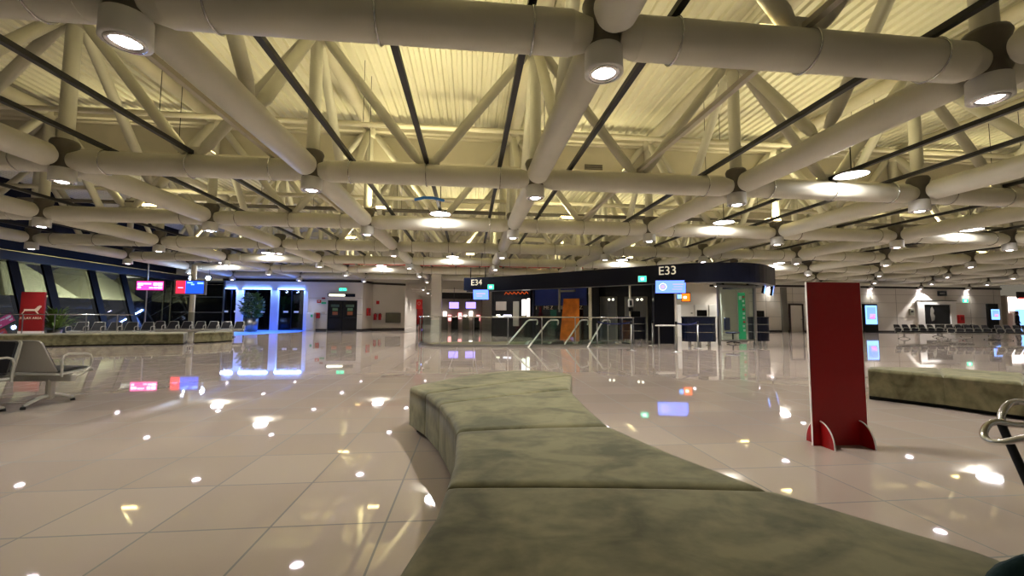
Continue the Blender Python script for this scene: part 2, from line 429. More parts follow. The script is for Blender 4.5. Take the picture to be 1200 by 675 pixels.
# ================================================================== ROOF SPACE FRAME
GX, GY, SP = 1.384, 4.132, 4.666
ZC, RT = 4.12, .222; ZU = 7.16
frame = thing('space_frame', 'beige tubular steel space frame carrying the whole roof', 'roof truss', (GX, GY, ZC))
def nx(i): return GX + SP * i
def ny(j): return GY + SP * j
ROWS = range(-1, 7)
def cols(j): return range(-4, 10) if j < 6 else range(-4, 10)
def node_ok(i, j): return nx(i) > -20.5 and nx(i) < 46 and ny(j) < 33.2
parts = {}
def fpart(kind, m, pos, fn):
    parts.setdefault(kind, []).append((Vector(pos), m, fn))
OFF = Vector((GX, GY, ZC))
for j in range(-1, 7):
    for i in range(-4, 10):
        x, y = nx(i), ny(j)
        # lower node casting: waisted spindle
        fpart('node_casting', 'cast', (x, y, ZC), lambda b, x=x, y=y: b.lathe([(.0, -.20), (.185, -.20), (.185, -.14), (.165, -.04), (.165, .06), (.19, .22), (.225, .34), (.2, .40), (0, .40)], (x - GX, y - GY, 0), 20))
        # post
        fpart('post', 'tube', (x, y, ZC + 1.5), lambda b, x=x, y=y: b.tube((x - GX, y - GY, .36), (x - GX, y - GY, ZU - ZC - .1), .125, 14))
        fpart('upper_node', 'tube_up', (x, y, ZU), lambda b, x=x, y=y: b.lathe([(0, -.30), (.16, -.30), (.24, -.12), (.24, .1), (0, .1)], (x - GX, y - GY, ZU - ZC), 16))
        # lower chord along X
        if i < 9:
            def chord(b, x=x, y=y):
                a = x - GX; y2 = y - GY; g = .20
                b.tube((a + g + .16, y2, 0), (a + SP - g - .16, y2, 0), RT, 28)
                for s0, s1 in ((a + g + .16, a + g - .05), (a + SP - g - .16, a + SP - g + .05)):
                    b.tube((s0, y2, 0), (s1, y2, 0), RT * .985, 28, RT * .72)
            fpart('cross_chord', 'tube', (x + SP / 2, y, ZC), chord)
            xm = x + SP / 2
            for s, xn in ((-1, x), (1, x + SP)):
                def dg(b, xm=xm, xn=xn, y=y, s=s):
                    p = Vector((xm - GX + s * .13, y - GY, RT + .02)); q = Vector((xn - GX - s * .16, y - GY, ZU - ZC - .14)); d = (q - p).normalized()
                    b.tube(p, p + d * .22, .06, 12, .105); b.tube(p + d * .22, q - d * .25, .105, 14); b.tube(q - d * .25, q, .105, 12, .06)
                fpart('diagonal', 'tube', (xm, y, 5.5), dg)
            fpart('gusset', 'tube', (xm, y, ZC + .3), lambda b, xm=xm, y=y: b.prism([(xm - GX - .26, y - GY - .02, RT - .03), (xm - GX + .26, y - GY - .02, RT - .03), (xm - GX + .16, y - GY - .02, RT + .17), (xm - GX - .16, y - GY - .02, RT + .17)], (0, .04, 0)))
            fpart('upper_beam', 'tube_up', (xm, y, ZU), lambda b, xm=xm, y=y: b.box((xm - GX, y - GY, ZU - ZC + .03), (SP - .3, .26, .36), 0, .04))
        # along Y
        if j < 6:
            def lchord(b, x=x, y=y):
                a = y - GY; x2 = x - GX; g = .24
                b.lathe([(0, 0), (.10, .012), (.17, .05), (RT, .14), (RT, SP - 2 * g - .14), (.17, SP - 2 * g - .05), (.10, SP - 2 * g - .012), (0, SP - 2 * g)], (x2, a + g, 0), 28, True, (0, 1, 0))
            fpart('long_chord', 'tube', (x, y + SP / 2, ZC), lchord)
            ym = y + SP / 2
            for s, yn in ((-1, y), (1, y + SP)):
                def dg2(b, ym=ym, yn=yn, x=x, s=s):
                    p = Vector((x - GX, ym - GY + s * .13, RT + .02)); q = Vector((x - GX, yn - GY - s * .16, ZU - ZC - .14)); d = (q - p).normalized()
                    b.tube(p, p + d * .22, .06, 12, .105); b.tube(p + d * .22, q - d * .25, .105, 14); b.tube(q - d * .25, q, .105, 12, .06)
                fpart('diagonal', 'tube', (x, ym, 5.5), dg2)
            fpart('upper_tube', 'tube_up', (x, ym, ZU), lambda b, x=x, y=y: b.lathe([(0, 0), (.17, 0), (.17, SP - .42), (.0, SP - .42)], (x - GX, y - GY + .18, ZU - ZC + .02), 20, True, (0, 1, 0)))
LIM = 100
def vis_rank(p):
    v = p - Vector((0, 0, EYE)); d = v.dot(_D)
    if d < .3: return 1e6
    a = abs(v.dot(CR) / d) * F; b = v.dot(CU) / d * F
    off = max(0, a - 640) + max(0, b - 420)
    return d + off
for kind, lst in parts.items():
    lst.sort(key=lambda q: vis_rank(q[0]))
    for p, m, fn in lst[:LIM]:
        b = MB(); fn(b); b.build(kind, m, frame)
    if len(lst) > LIM:
        b = MB()
        for p, m, fn in lst[LIM:]: fn(b)
        o = b.build(kind, lst[0][1], frame); o['kind'] = 'stuff'
# solid upstand and vents where the raised roof bay ends
for i in range(-4, 9):
    b = MB(); b.box((nx(i) + SP / 2 - GX, ny(2) + .16 - GY, 6.42 - ZC), (SP - .1, .08, 1.12)); b.box((nx(i) + SP / 2 - GX, ny(2) + .08 - GY, 6.99 - ZC), (SP - .1, .26, .07)); b.build('upstand_panel', 'tube_up', frame)
for x in (4.15, 13.6):
    b = MB()
    for k in range(4): b.box((x - GX, ny(2) + .10 - GY, 6.10 - ZC + k * .07), (.62, .04, .045))
    b.build('vent_grille', 'cast', frame)

# rails laid along Y on top of the lower chords, with strap hoops
rail_specs = []
for i in range(-4, 8):
    for fr, m in ((1 / 6, 'rail'), (.5, 'rail'), (5 / 6, 'rail')):
        if i == 0 and fr == .5: m = 'railw'
        if i in (-4, -2) and abs(fr - 5 / 6) < .01: m = 'railw'
        if i == 3 and fr == .5: m = 'railw'
        if i == -3 and fr == .5: continue
        if i in (0, 2) and fr < .2 and i == 2: m = 'railw'
        rail_specs.append((nx(i) + fr * SP, m, i, fr))
pos_word = {1 / 6: 'just past', .5: 'midway after', 5 / 6: 'just before'}
RAILC = {}
for xr, m, i, fr in rail_specs:
    t = thing('cable_rail', None, 'cable rail', (xr, ny(-1), ZC + RT), 0)
    col_word = ORD[i + 4]
    where = {1 / 6: 'just past', .5: 'midway beyond', 5 / 6: 'far beyond'}[fr]
    t['label'] = '%s cable rail %s the %s roof tube column from the windows' % ('pale' if m == 'railw' else 'black', where, col_word)
    t['group'] = 'cable rails on the lower chords'
    MB().box((0, SP * 3.4, .055), (.085, SP * 7, .075)).build('rail', m, t)
    for j in range(0, 6):
        if random.random() < .9:
            b = MB(); pts = [(0, ny(j) - ny(-1) + (RT + .012) * cos(a), -RT + (RT + .012) * sin(a)) for a in [2 * pi * k / 28 for k in range(28)]]
            b.sweep(pts, .011, 6, closed=True); b.build('strap', 'chrome', t)

# ---------------------------------------------------------------- lamps under the nodes
def downlight():
    t = thing('downlight', None, 'lamp')
    b = MB(); b.lathe([(.0, .27), (.17, .27), (.198, .255), (.203, .03), (.203, .0), (.165, .0), (.150, .02), (.145, .05)], n=28); b.build('housing', 'white', t)
    b = MB(); b.lathe([(.118, .018), (.08, -.010), (.0, -.018)], n=24); b.build('lens', 'lamp', t)
    b = MB(); b.lathe([(.116, .02), (.128, -.012), (.160, -.012), (.170, .01)], n=24); b.build('reflector_ring', 'chrome', t)
    b = MB(); b.lathe([(.07, .26), (.12, .27), (.12, .26)], n=12); b.build('mount', 'cast', t)
    return t
proto = downlight(); first = True
spots = []
for j in range(0, 7):
    for i in range(-4, 10):
        if nx(i) < -20.4 or (j == 0 and i in (-4, -3, -2, 9, 8, 7, 6, 5, 4, 3, 2)): continue
        if j == 1 and i > 4: continue
        o = proto if first else copy_tree(proto); first = False
        o.location = (nx(i), ny(j), 3.70)
        o['label'] = 'round white downlight under the %s lamp row from the bench, %s column from the windows' % (ORD[j], ORD[i + 4])
        o['group'] = 'white downlights under the roof nodes'
        spots.append((nx(i), ny(j)))
        if True:
            l = bpy.data.lights.new('downlight_beam', 'SPOT'); l.energy = 450 if j < 4 else 520 if j < 6 else 130; l.color = (1, .975, .90); l.spot_size = radians(112); l.spot_blend = .8; l.shadow_soft_size = .14
            lo = bpy.data.objects.new('downlight_beam', l); COL.objects.link(lo); lo.location = (nx(i), ny(j), 3.69)
# lamps along the corridor beyond
for k in range(8):
    o = copy_tree(proto); o.location = (-4.2 + .35 * (k % 2) * 4 - k * .05, 38 + k * 2.6, 3.5)
    o['label'] = 'small round ceiling lamp far down the corridor, %s along' % ORD[k]; o['group'] = 'small lamps along the corridor'
    l = bpy.data.lights.new('corridor_beam', 'SPOT'); l.energy = 330; l.color = (1, .95, .9); l.spot_size = radians(140); l.spot_blend = .6; l.shadow_soft_size = .14
    lo = bpy.data.objects.new('corridor_beam', l); COL.objects.link(lo); lo.location = (o.location.x, o.location.y, 3.48)

# high bay lamps seated above the tubes
def bay():
    t = thing('bay_lamp', None, 'lamp')
    b = MB(); b.lathe([(.0, .10), (.10, .10), (.12, .06), (.30, .03), (.335, .0), (.31, .0)], n=28); b.build('shade', 'cast', t)
    b = MB(); b.lathe([(.312, .012), (.16, -.018), (.0, -.028)], n=28); b.build('lens', 'bay', t)
    b = MB().tube((0, 0, .09), (0, 0, .9), .012, 8); b.build('hanger', 'rail', t)
    return t
bp_ = bay(); first = True
for j, h in ((1, 1.5), (2, -.5), (2, 1.5), (2, 3.5), (4, -.5), (4, -2.5), (4, 1.5), (5, -1.5), (5, -3.5), (4, 3.5)):
    o = bp_ if first else copy_tree(bp_); first = False
    o.location = (nx(h), ny(j) - .57, ZC + .17)
    o['label'] = 'bright wide bay lamp at the %s cross tube from the bench, past the %s column' % (ORD[j], ORD[int(h + 3.5)])
    o['group'] = 'wide bay lamps over the cross tubes'
    for (up, en, c) in ((0, 45, (1, .97, .95)),):
        l = bpy.data.lights.new('bay_beam', 'AREA'); l.shape = 'DISK'; l.size = .6; l.energy = en; l.color = c
        lo = bpy.data.objects.new('bay_beam', l); COL.objects.link(lo); lo.location = (nx(h), ny(j) - .57, ZC + .13)
# warm floodlights that wash the deck
def flood():
    t = thing('floodlight', None, 'floodlight')
    MB().box((0, 0, 0), (.5, .26, .10), 0, .03).build('body', 'white', t)
    MB().box((0, 0, .054), (.44, .20, .008)).build('lens', 'warm', t)
    MB().box((0, -.134, .0), (.40, .008, .06)).build('front_lens', 'warm', t)
    MB().box((0, 0, -.12), (.06, .2, .14)).build('bracket', 'cast', t)
    return t
fp = flood(); first = True
FL = [(0, -.5, 92), (0, .45, 18), (0, 1.6, 52), (0, -1.5, 30), (1, -1.5, 30), (1, -.5, 85), (1, .5, 28), (1, 1.55, 60), (1, 2.5, 45), (2, -.88, 70), (2, 1.92, 70), (2, -2.4, 70), (2, .4, 90), (2, 3.4, 90), (3, -1.4, 110), (3, .55, 110), (3, 2.4, 100),
      (4, -.3, 110), (4, -3.2, 80), (4, 1.6, 90), (4, 4.4, 70), (5, -1.8, 100), (5, .7, 90), (5, 3.2, 60), (3, 5.2, 60), (2, 5.4, 60)]
for j, h, en in FL:
    o = fp if first else copy_tree(fp); first = False
    X, Y = nx(h), ny(j) + .27
    if j in (2, 4) and h in (-.88, 1.92, -.3, 1.6): Y = ny(j) - .30
    o.location = (X, Y, ZC + .36)
    o['label'] = 'warm floodlight on the %s cross tube from the bench, near the %s column' % (ORD[j], ORD[max(0, int(round(h)) + 4)])
    o['group'] = 'warm floodlights on the roof tubes'
    l = bpy.data.lights.new('flood_beam', 'AREA'); l.shape = 'RECTANGLE'; l.size = .5; l.size_y = .25; l.energy = en * .62; l.color = (1, .89, .50)
    lo = bpy.data.objects.new('flood_beam', l); COL.objects.link(lo); lo.location = (X, Y, ZC + .44); lo.rotation_euler = (pi, 0, 0)

# ================================================================== OLIVE BENCHES
def patch_bench(t, name, stations, z0, z1, m, r=.045, close_end=False):
    """one upholstered section: stations = list of plan polylines (same count) across the bench"""
    N = len(stations[0]); S = len(stations)
    # refine along length
    rows = []
    for s in range(S - 1):
        for q in range(6):
            u = q / 6; rows.append([stations[s][k].lerp(stations[s + 1][k], u) for k in range(N)])
    rows.append(stations[-1])
    L = [0.]
    for a, b in zip(rows, rows[1:]): L.append(L[-1] + ((b[N // 2] - a[N // 2]).length))
    tot = L[-1]
    extra = [.004, .012, .024, r, tot - r, tot - .024, tot - .012, tot - .004]
    ts = sorted(set([round(x, 5) for x in L + extra if 0 <= x <= tot]))
    def row_at(x):
        for k in range(len(L) - 1):
            if L[k] <= x <= L[k + 1] + 1e-9:
                u = (x - L[k]) / max(1e-9, L[k + 1] - L[k]); return [rows[k][q].lerp(rows[k + 1][q], u) for q in range(N)]
        return rows[-1]
    def dr(e): return 0 if e >= r else r - sqrt(max(0, r * r - (r - e) ** 2))
    vs = []; cnt = None
    for x in ts:
        p = row_at(x); e = min(x, tot - x); de = dr(e + .001); ins = dr(e + .004) * .3
        prof = []
        W = [0.]
        for a, b in zip(p, p[1:]): W.append(W[-1] + (b - a).length)
        w = W[-1]
        def pt(d):
            for k in range(N - 1):
                if W[k] <= d <= W[k + 1] + 1e-9:
                    u = (d - W[k]) / max(1e-9, W[k + 1] - W[k]); return p[k].lerp(p[k + 1], u)
            return p[-1]
        ds = [.0, .004, .012, .022, r] + [w * (q / 14) for q in range(1, 14)] + [w - r, w - .022, w - .012, w - .004, w]
        prof.append((pt(ins * .6), z0)); prof.append((pt(ins * .6), (z0 + z1) / 2 - .02)); prof.append((pt(ins), z1 - r - .01))
        for d in ds:
            dd = min(max(d, ins), w - ins); puff = .010 * sin(pi * min(1, max(0, d / w))) ** .5
            prof.append((pt(dd), z1 - max(dr(min(d, w - d)), de) - .010 + puff))
        prof.append((pt(w - ins), z1 - r - .01)); prof.append((pt(w - ins * .6), (z0 + z1) / 2 - .02)); prof.append((pt(w - ins * .6), z0))
        cnt = len(prof); vs += [(a.x, a.y, z) for a, z in prof]
    fs = [(i * cnt + k, i * cnt + k + 1, (i + 1) * cnt + k + 1, (i + 1) * cnt + k) for i in range(len(ts) - 1) for k in range(cnt - 1)]
    b = MB(); b.add(vs, fs, True)
    for base in (0, (len(ts) - 1) * cnt): b.add(vs[base:base + cnt], [tuple(range(cnt))])
    return b.build(name, m, t)

V2 = lambda x, y: Vector((x, y))
def line(a, b, n=9): return [a.lerp(b, k / (n - 1)) for k in range(n)]
def curve(pts, n=9):
    L = [0.]
    for a, b in zip(pts, pts[1:]): L.append(L[-1] + (b - a).length)
    out = []
    for k in range(n):
        d = L[-1] * k / (n - 1)
        for q in range(len(pts) - 1):
            if L[q] <= d <= L[q + 1] + 1e-9:
                out.append(pts[q].lerp(pts[q + 1], (d - L[q]) / (L[q + 1] - L[q]))); break
    return out
t = thing('upholstered_bench', 'long curving olive velvet bench of wedge sections, narrow at its waist', 'bench', (.5, 2.5, 0))
off = V2(.5, 2.5)
sA = (V2(-.392, 3.903), V2(1.235, 5.0)); sB = (V2(-.236, 3.437), V2(.985, 4.06)); sC = (V2(-.073, 2.633), V2(.915, 2.677)); sD = (V2(-.092, 1.80), V2(1.242, 1.645))
back = curve([V2(-.59, 4.294), V2(-.22, 4.80), V2(.162, 5.23), V2(.52, 5.46), V2(.907, 5.52), V2(1.262, 5.08)])
near = (V2(-.203, 1.186), V2(1.56, 1.165)); near2 = (V2(-.42, .45), V2(1.72, .62)); near3 = (V2(-.75, -.35), V2(1.95, .0))
secs = [[back, line(*sA)],
        [line(*sA), line(*sB)],
        [line(*sB), line(V2(-.13, 3.0), V2(.925, 3.2)), line(*sC)],
        [line(*sC), line(V2(-.068, 2.1), V2(1.06, 2.12)), line(*sD)],
        [line(*sD), line(V2(-.113, 1.57), V2(1.39, 1.42)), line(*near), line(*near2)],
        [line(*near2), line(*near3)]]
for s in secs:
    patch_bench(t, 'cushion', [[p - off for p in st] for st in s], .05, .43, 'velvet')
# recessed plinth
b = MB(); outl = [V2(-.50, 4.22), V2(.15, 5.1), V2(.88, 5.38), V2(1.15, 5.0), V2(.89, 4.08), V2(.83, 2.7), V2(1.15, 1.7), V2(1.45, 1.17), V2(1.85, .05), V2(-.65, -.25), V2(-.12, 1.2), V2(.0, 1.8), V2(.02, 2.65), V2(-.14, 3.45), V2(-.3, 3.9)]
b.prism([(p.x - off.x, p.y - off.y, .0) for p in outl], (0, 0, .06)); b.build('plinth', 'black', t)

t = thing('upholstered_bench', 'dark olive velvet bench beyond the red board', 'bench', (6.3, 4.8, 0))
off = V2(6.3, 4.8)
fr = [V2(5.56, 5.36), V2(5.93, 4.72), V2(6.13, 4.1), V2(6.3, 3.4), V2(6.6, 2.6)]
bk = [V2(5.80, 5.60), V2(6.77, 5.44), V2(7.29, 4.85), V2(7.5, 4.2), V2(7.7, 3.4)]
st = [line(f, k) for f, k in zip(fr, bk)]
for k in range(4):
    patch_bench(t, 'cushion', [[p - off for p in s] for s in (st[k], st[k + 1])], .05, .43, 'velvet')
b = MB(); pl = [f.lerp(k, .08) for f, k in zip(fr, bk)] + [k.lerp(f, .08) for f, k in zip(fr[::-1], bk[::-1])]
b.prism([(p.x - off.x, p.y - off.y, 0) for p in pl], (0, 0, .06)); b.build('plinth', 'black', t)

for lab, fr, bk in (('long olive velvet platform bench in front of the slanted windows', [V2(-19.5, 14.2), V2(-15.4, 15.5), V2(-13.3, 16.6), V2(-10.9, 17.2)], [V2(-19.5, 15.8), V2(-16, 17.0), V2(-14.2, 18.2), V2(-12.0, 19.2)]),
                    ('short olive velvet bench end near the potted tree', [V2(-10.85, 17.75), V2(-10.45, 18.4), V2(-10.2, 19.2)], [V2(-11.8, 19.7), V2(-11.7, 20.5), V2(-11.4, 21.4)])):
    o2 = (fr[1] + bk[1]) / 2; t = thing('upholstered_bench', lab, 'bench', (o2.x, o2.y, 0)); st = [line(f, k) for f, k in zip(fr, bk)]
    for k in range(len(st) - 1):
        patch_bench(t, 'cushion', [[p - o2 for p in s] for s in (st[k], st[k + 1])], .05, .43, 'velvet')
    b = MB(); pl = [f.lerp(k, .06) for f, k in zip(fr, bk)] + [k.lerp(f, .06) for f, k in zip(fr[::-1], bk[::-1])]
    b.prism([(p.x - o2.x, p.y - o2.y, 0) for p in pl], (0, 0, .06)); b.build('plinth', 'black', t)

# ================================================================== RED BOARD
pL, pR = gr(952.5, 522), gr(1016.5, 521)
c = (pL + pR) / 2; W = (pR - pL).length; rz = atan2((pR - pL).y, (pR - pL).x); H = 1.45
t = thing('red_board', 'tall plain red board standing on two half-round feet', 'sign board', (c.x, c.y, 0), rz)
MB().box((0, 0, H / 2), (W, .018, H)).build('panel', 'red', t)
e = MB()
for s in (-1, 1): e.box((s * (W / 2 + .0015), 0, H / 2), (.003, .019, H))
e.box((0, 0, H + .0015), (W + .006, .019, .003)); e.build('board_edge', 'edge', t)
for sx in (-.36, .36):
    f = thing('foot', None, None, (sx * W, 0, 0)); f.parent = t
    for sy in (-1, 1):
        b = MB(); R0, hh = .155, .21
        b.prism([(-.006, 0, 0)] + [(-.006, sy * R0 * cos(a) if True else 0, hh * sin(a)) for a in [pi / 2 * q / 14 for q in range(15)]], (.012, 0, 0)); fo = b.build('fin', 'red', f)
        b = MB(); b.sweep([(0, sy * (R0 + .001) * cos(a), (hh + .001) * sin(a)) for a in [pi / 2 * q / 14 for q in range(15)]], .0068, 6); b.build('fin_edge', 'edge', fo)

# ================================================================== BEAM SEATING
def beam_seating(name, label, n, loc, rz, group=None, arms='arm', pad='leather', shell='perf', pitch=.58, legs=(.12, .88)):
    """row of n linked seats along local x, people face local -y; origin under the row centre"""
    t = thing(name, label, 'beam seating', loc, rz, group); w = pitch * n
    MB().box((0, .02, .33), (w + .02, .07, .09), 0, .01).build('beam', 'cast_al', t)
    sw = pitch - .06
    for k in range(n):
        x = -w / 2 + pitch * (k + .5)
        b = MB(); prof = [(-.25, .405), (-.245, .43), (-.20, .432), (.0, .412), (.17, .40), (.20, .412)]
        up = [Vector((0, y, z)) for y, z in prof]
        vs = []; fs = []
        for q, p in enumerate(prof):
            vs += [(x - sw / 2, p[0], p[1]), (x + sw / 2, p[0], p[1]), (x - sw / 2, p[0], p[1] - .022), (x + sw / 2, p[0], p[1] - .022)]
        for q in range(len(prof) - 1):
            a = q * 4; c2 = a + 4
            fs += [(a, a + 1, c2 + 1, c2), (a + 2, c2 + 2, c2 + 3, a + 3), (a, c2, c2 + 2, a + 2), (a + 1, a + 3, c2 + 3, c2 + 1)]
        fs += [(0, 2, 3, 1), (len(vs) - 4, len(vs) - 3, len(vs) - 1, len(vs) - 2)]
        b.add(vs, fs); se = b.build('seat', shell, t)
        b = MB(); b.box((x, -.03, .437), (sw - .05, .40, .035), 0, .015); b.build('seat_pad', pad, se)
        # back: tapered rounded panel leaning back
        b = MB(); N = 10; lean = lambda z: .18 + (z - .42) * .36
        outl = [(-sw / 2, .43), (sw / 2, .43)]
        wt = sw / 2 * .74
        for q in range(N + 1):
            a = pi / 2 * q / N; outl.append((wt - .06 + .06 * cos(a), .76 + .045 * sin(a)))
        for q in range(N + 1):
            a = pi / 2 + pi / 2 * q / N; outl.append((-wt + .06 + .06 * cos(a), .76 + .045 * sin(a)))
        b.prism([(x + px, lean(z), z) for px, z in outl], (0, .018, .004)); bk2 = b.build('backrest', shell, t)
        b = MB(); b.sweep([(x + px, lean(z) + .008, z) for px, z in outl], .011, 8, closed=True); b.build('back_frame', 'cast_al', bk2)
        b = MB(); b.prism([(x + px * .88, lean(.44 + (z - .43) * .95) - .03, .455 + (z - .43) * .92) for px, z in outl], (0, .03, .008)); b.build('back_pad', pad, bk2)
    for k in range(n + 1):
        x = -w / 2 + pitch * k; b = MB()
        b.sweep([(x, .16, .36), (x, .17, .56), (x, .15, .615), (x, .10, .635), (x, -.10, .625), (x, -.17, .60), (x, -.20, .54), (x, -.18, .44), (x, -.10, .37), (x, .0, .34)], .014, 8)
        b.build('armrest', 'cast_al', t)
    for q in legs:
        x = -w / 2 + w * q
        l = MB(); l.box((x, .02, .20), (.07, .09, .26), 0, .02)
        for s in (-1, 1):
            l.sweep([(x, .02 + s * .02, .12), (x, .02 + s * .12, .10), (x, .02 + s * .28, .035)], .028, 8, True, .018)
        lo = l.build('leg', 'cast_al', t)
        for s in (-1, 1): MB().lathe([(0, 0), (.026, 0), (.022, .03), (0, .03)], (x, .02 + s * .28, 0), 12).build('foot_cap', 'rubber', lo)
    return t

# by the left edge: two rows back to back, ends seen
def rz_facing(fv): return atan2(fv.y, fv.x) + pi / 2       # local -y -> fv
n2 = 4; hw = .58 * n2 / 2
e2 = _R * (-5.49 - hw) + _F * 5.30; e1 = _R * (-5.66 - hw) + _F * 4.61
beam_seating('beam_seating', 'silver perforated beam seats seen from behind, facing the olive platform', n2, e2, rz_facing(_F), 'back-to-back seats before the olive platform')
beam_seating('beam_seating', 'beam seats with black pads facing the camera, cut off by the frame edge', n2, e1, rz_facing(-_F), 'back-to-back seats before the olive platform', legs=(.005, .9))
# rows by the windows
beam_seating('beam_seating', 'row of five grey seats behind the olive platform, by the pink screen', 5, (at(131, 388, 19.6).x, 19.6, 0), radians(12), 'grey seat rows by the windows')
beam_seating('beam_seating', 'longer row of grey seats between the red and blue screen and the potted tree', 7, (at(232, 388, 22.5).x, 22.5, 0), radians(10), 'grey seat rows by the windows')
# rows on the far side
for k, (px, YY, n, rz, lab) in enumerate(((1082, 21.4, 6, 4, 'row of black seats in front of the framed dark picture'), (1141, 20.2, 5, 2, 'row of black seats in front of the second advert screen'), (1199, 19.6, 5, 2, 'row of black seats cut off by the frame edge, near the shop'),
                                          (1115, 23.4, 5, 184, 'black seats turned away, behind the other rows by the picture'))):
    beam_seating('beam_seating', lab, n, (at(px, 388, YY).x, YY, 0), radians(rz), 'black seat rows on the far side', shell='black')
# chrome-armed seat cut off at the frame edge
t = thing('chrome_chair', 'chrome tube chair arm cut off by the frame edge near the dark bench', 'chair', (3.0, 1.95, 0))
o3 = Vector((3.0, 1.95, 0))
def P3(x, y, Y): return at(x, y, Y) - o3
def catmull(pts, n=5):
    out = []
    for i in range(len(pts) - 1):
        p0, p1, p2, p3 = pts[max(0, i - 1)], pts[i], pts[i + 1], pts[min(len(pts) - 1, i + 2)]
        for k in range(n):
            u = k / n; out.append(.5 * ((2 * p1) + (p2 - p0) * u + (2 * p0 - 5 * p1 + 4 * p2 - p3) * u * u + (3 * p1 - p0 - 3 * p2 + p3) * u ** 3))
    return out + [pts[-1]]
b = MB(); b.sweep(catmull([P3(1215, 515, 1.62), P3(1205, 513, 1.64), P3(1175, 518, 1.70), P3(1160, 517, 1.75), P3(1153, 510, 1.78), P3(1156, 500, 1.8), P3(1164, 495, 1.8), P3(1172, 495, 1.8), P3(1190, 498, 1.78), P3(1215, 498, 1.76)]), .0145, 12); b.build('armrest', 'chrome', t)
b = MB(); b.sweep(catmull([P3(1173, 494, 1.86), P3(1174, 485, 1.92), P3(1180, 475, 1.95), P3(1190, 471, 1.95), P3(1203, 472, 1.93), P3(1220, 478, 1.92)]), .0155, 12); b.build('back_tube', 'chrome', t)
lg = gr(1232, 640, .0) - o3
b = MB(); b.sweep([P3(1173, 496, 1.84), P3(1180, 512, 1.82), P3(1200, 556, 1.74), P3(1222, 605, 1.66)], .017, 12); b.build('leg', 'black', t)
b = MB(); s0 = Vector((3.02, 1.62, .42)) - o3
b.box((.35, -.10, .40), (.5, .46, .05), .1, .02); b.build('seat', 'leather', t)
for dx, dy in ((.12, -.28), (.56, -.26), (.56, .1)):
    MB().tube((dx, dy, 0), (dx, dy, .39), .015, 10).build('leg', 'chrome', t)

# folded teal cloth on the bench corner
b = MB(); cx, cy = 1.475, .975; N, K = 22, 9; vs = []; fs = []
for r in range(K + 1):
    a = pi / 2 * r / K
    for k in range(N):
        th = 2 * pi * k / N; rr = (1 + .12 * sin(3 * th + .6) + .06 * sin(7 * th)) * cos(a)
        vs.append((cx + .125 * rr * cos(th), cy + .075 * rr * sin(th), .418 + .085 * sin(a) * (1 + .15 * sin(5 * th))))
for r in range(K):
    for k in range(N): fs.append((r * N + k, r * N + (k + 1) % N, (r + 1) * N + (k + 1) % N, (r + 1) * N + k))
b.add(vs, fs, True); o = b.build('folded_cloth', 'teal'); tag(o, 'dark teal folded cloth on the olive bench corner', 'cloth')

# ================================================================== SIGNS AND SCREENS BY THE WINDOWS
def on_line(x, y, A, B, offn=0.):
    """point seen at (x, y) on the upright plane through plan points A and B, moved offn towards the camera"""
    d = (B - A).normalized(); n = Vector((d.y, -d.x)); r = ray(x, y)
    k = (n.dot(A) + offn) / (n.x * r.x + n.y * r.y)
    return Vector((r.x * k, r.y * k, EYE + r.z * k))


Y = 19.4; a, b_ = at(27, 342, Y), at(53.5, 342, Y); W = b_.x - a.x; H = a.z
t = thing('sign_totem', 'dark red totem sign with a pale lounger symbol by the slanted windows', 'sign', ((a.x + b_.x) / 2, Y, 0), radians(4))
MB().box((0, 0, H / 2), (W, .09, H), 0, .01).build('panel', 'reds', t)
MB().box((0, -.006, .36), (W + .01, .1, .13)).build('foot_strip', 'edge', t)
s = W / 1.08
b = MB(); yy = -.062
def P2(pts, th=.012): b.prism([(x * s, yy, H - .80 + z * s) for x, z in pts], (0, th, 0))
P2([(-.34, 0), (.30, 0), (.30, .10), (-.34, .10)]); P2([(-.34, 0), (-.30, 0), (-.40, -.16), (-.44, -.16)]); P2([(.16, 0), (.22, 0), (.36, -.17), (.30, -.17)])
P2([(.14, .10), (.30, .02), (.44, .26), (.36, .30)]); P2([(.22, .20), (.36, .30), (.44, .26), (.42, .18)])
b.build('lounger_symbol', 'pale', t)
text('lettering', 'RELAX AREA', .17 * s, 'pale', t, (0, -.062, H - 1.10))

t = thing('guard_rail', 'thin steel guard rail running in front of the red totem sign', 'railing', (at(70, 368, 18.4).x, 18.4, 0))
xa, x2 = at(-30, 368, 18.4).x - t.location.x, at(156, 368, 18.4).x - t.location.x
MB().tube((xa, 0, 1.125), (x2, 0, 1.125), .022, 10).build('handrail', 'chrome', t)
for k in range(5):
    x = xa + (x2 - xa) * (k + .5) / 5
    MB().tube((x, 0, 0), (x, 0, 1.11), .018, 8).build('post', 'steel', t)


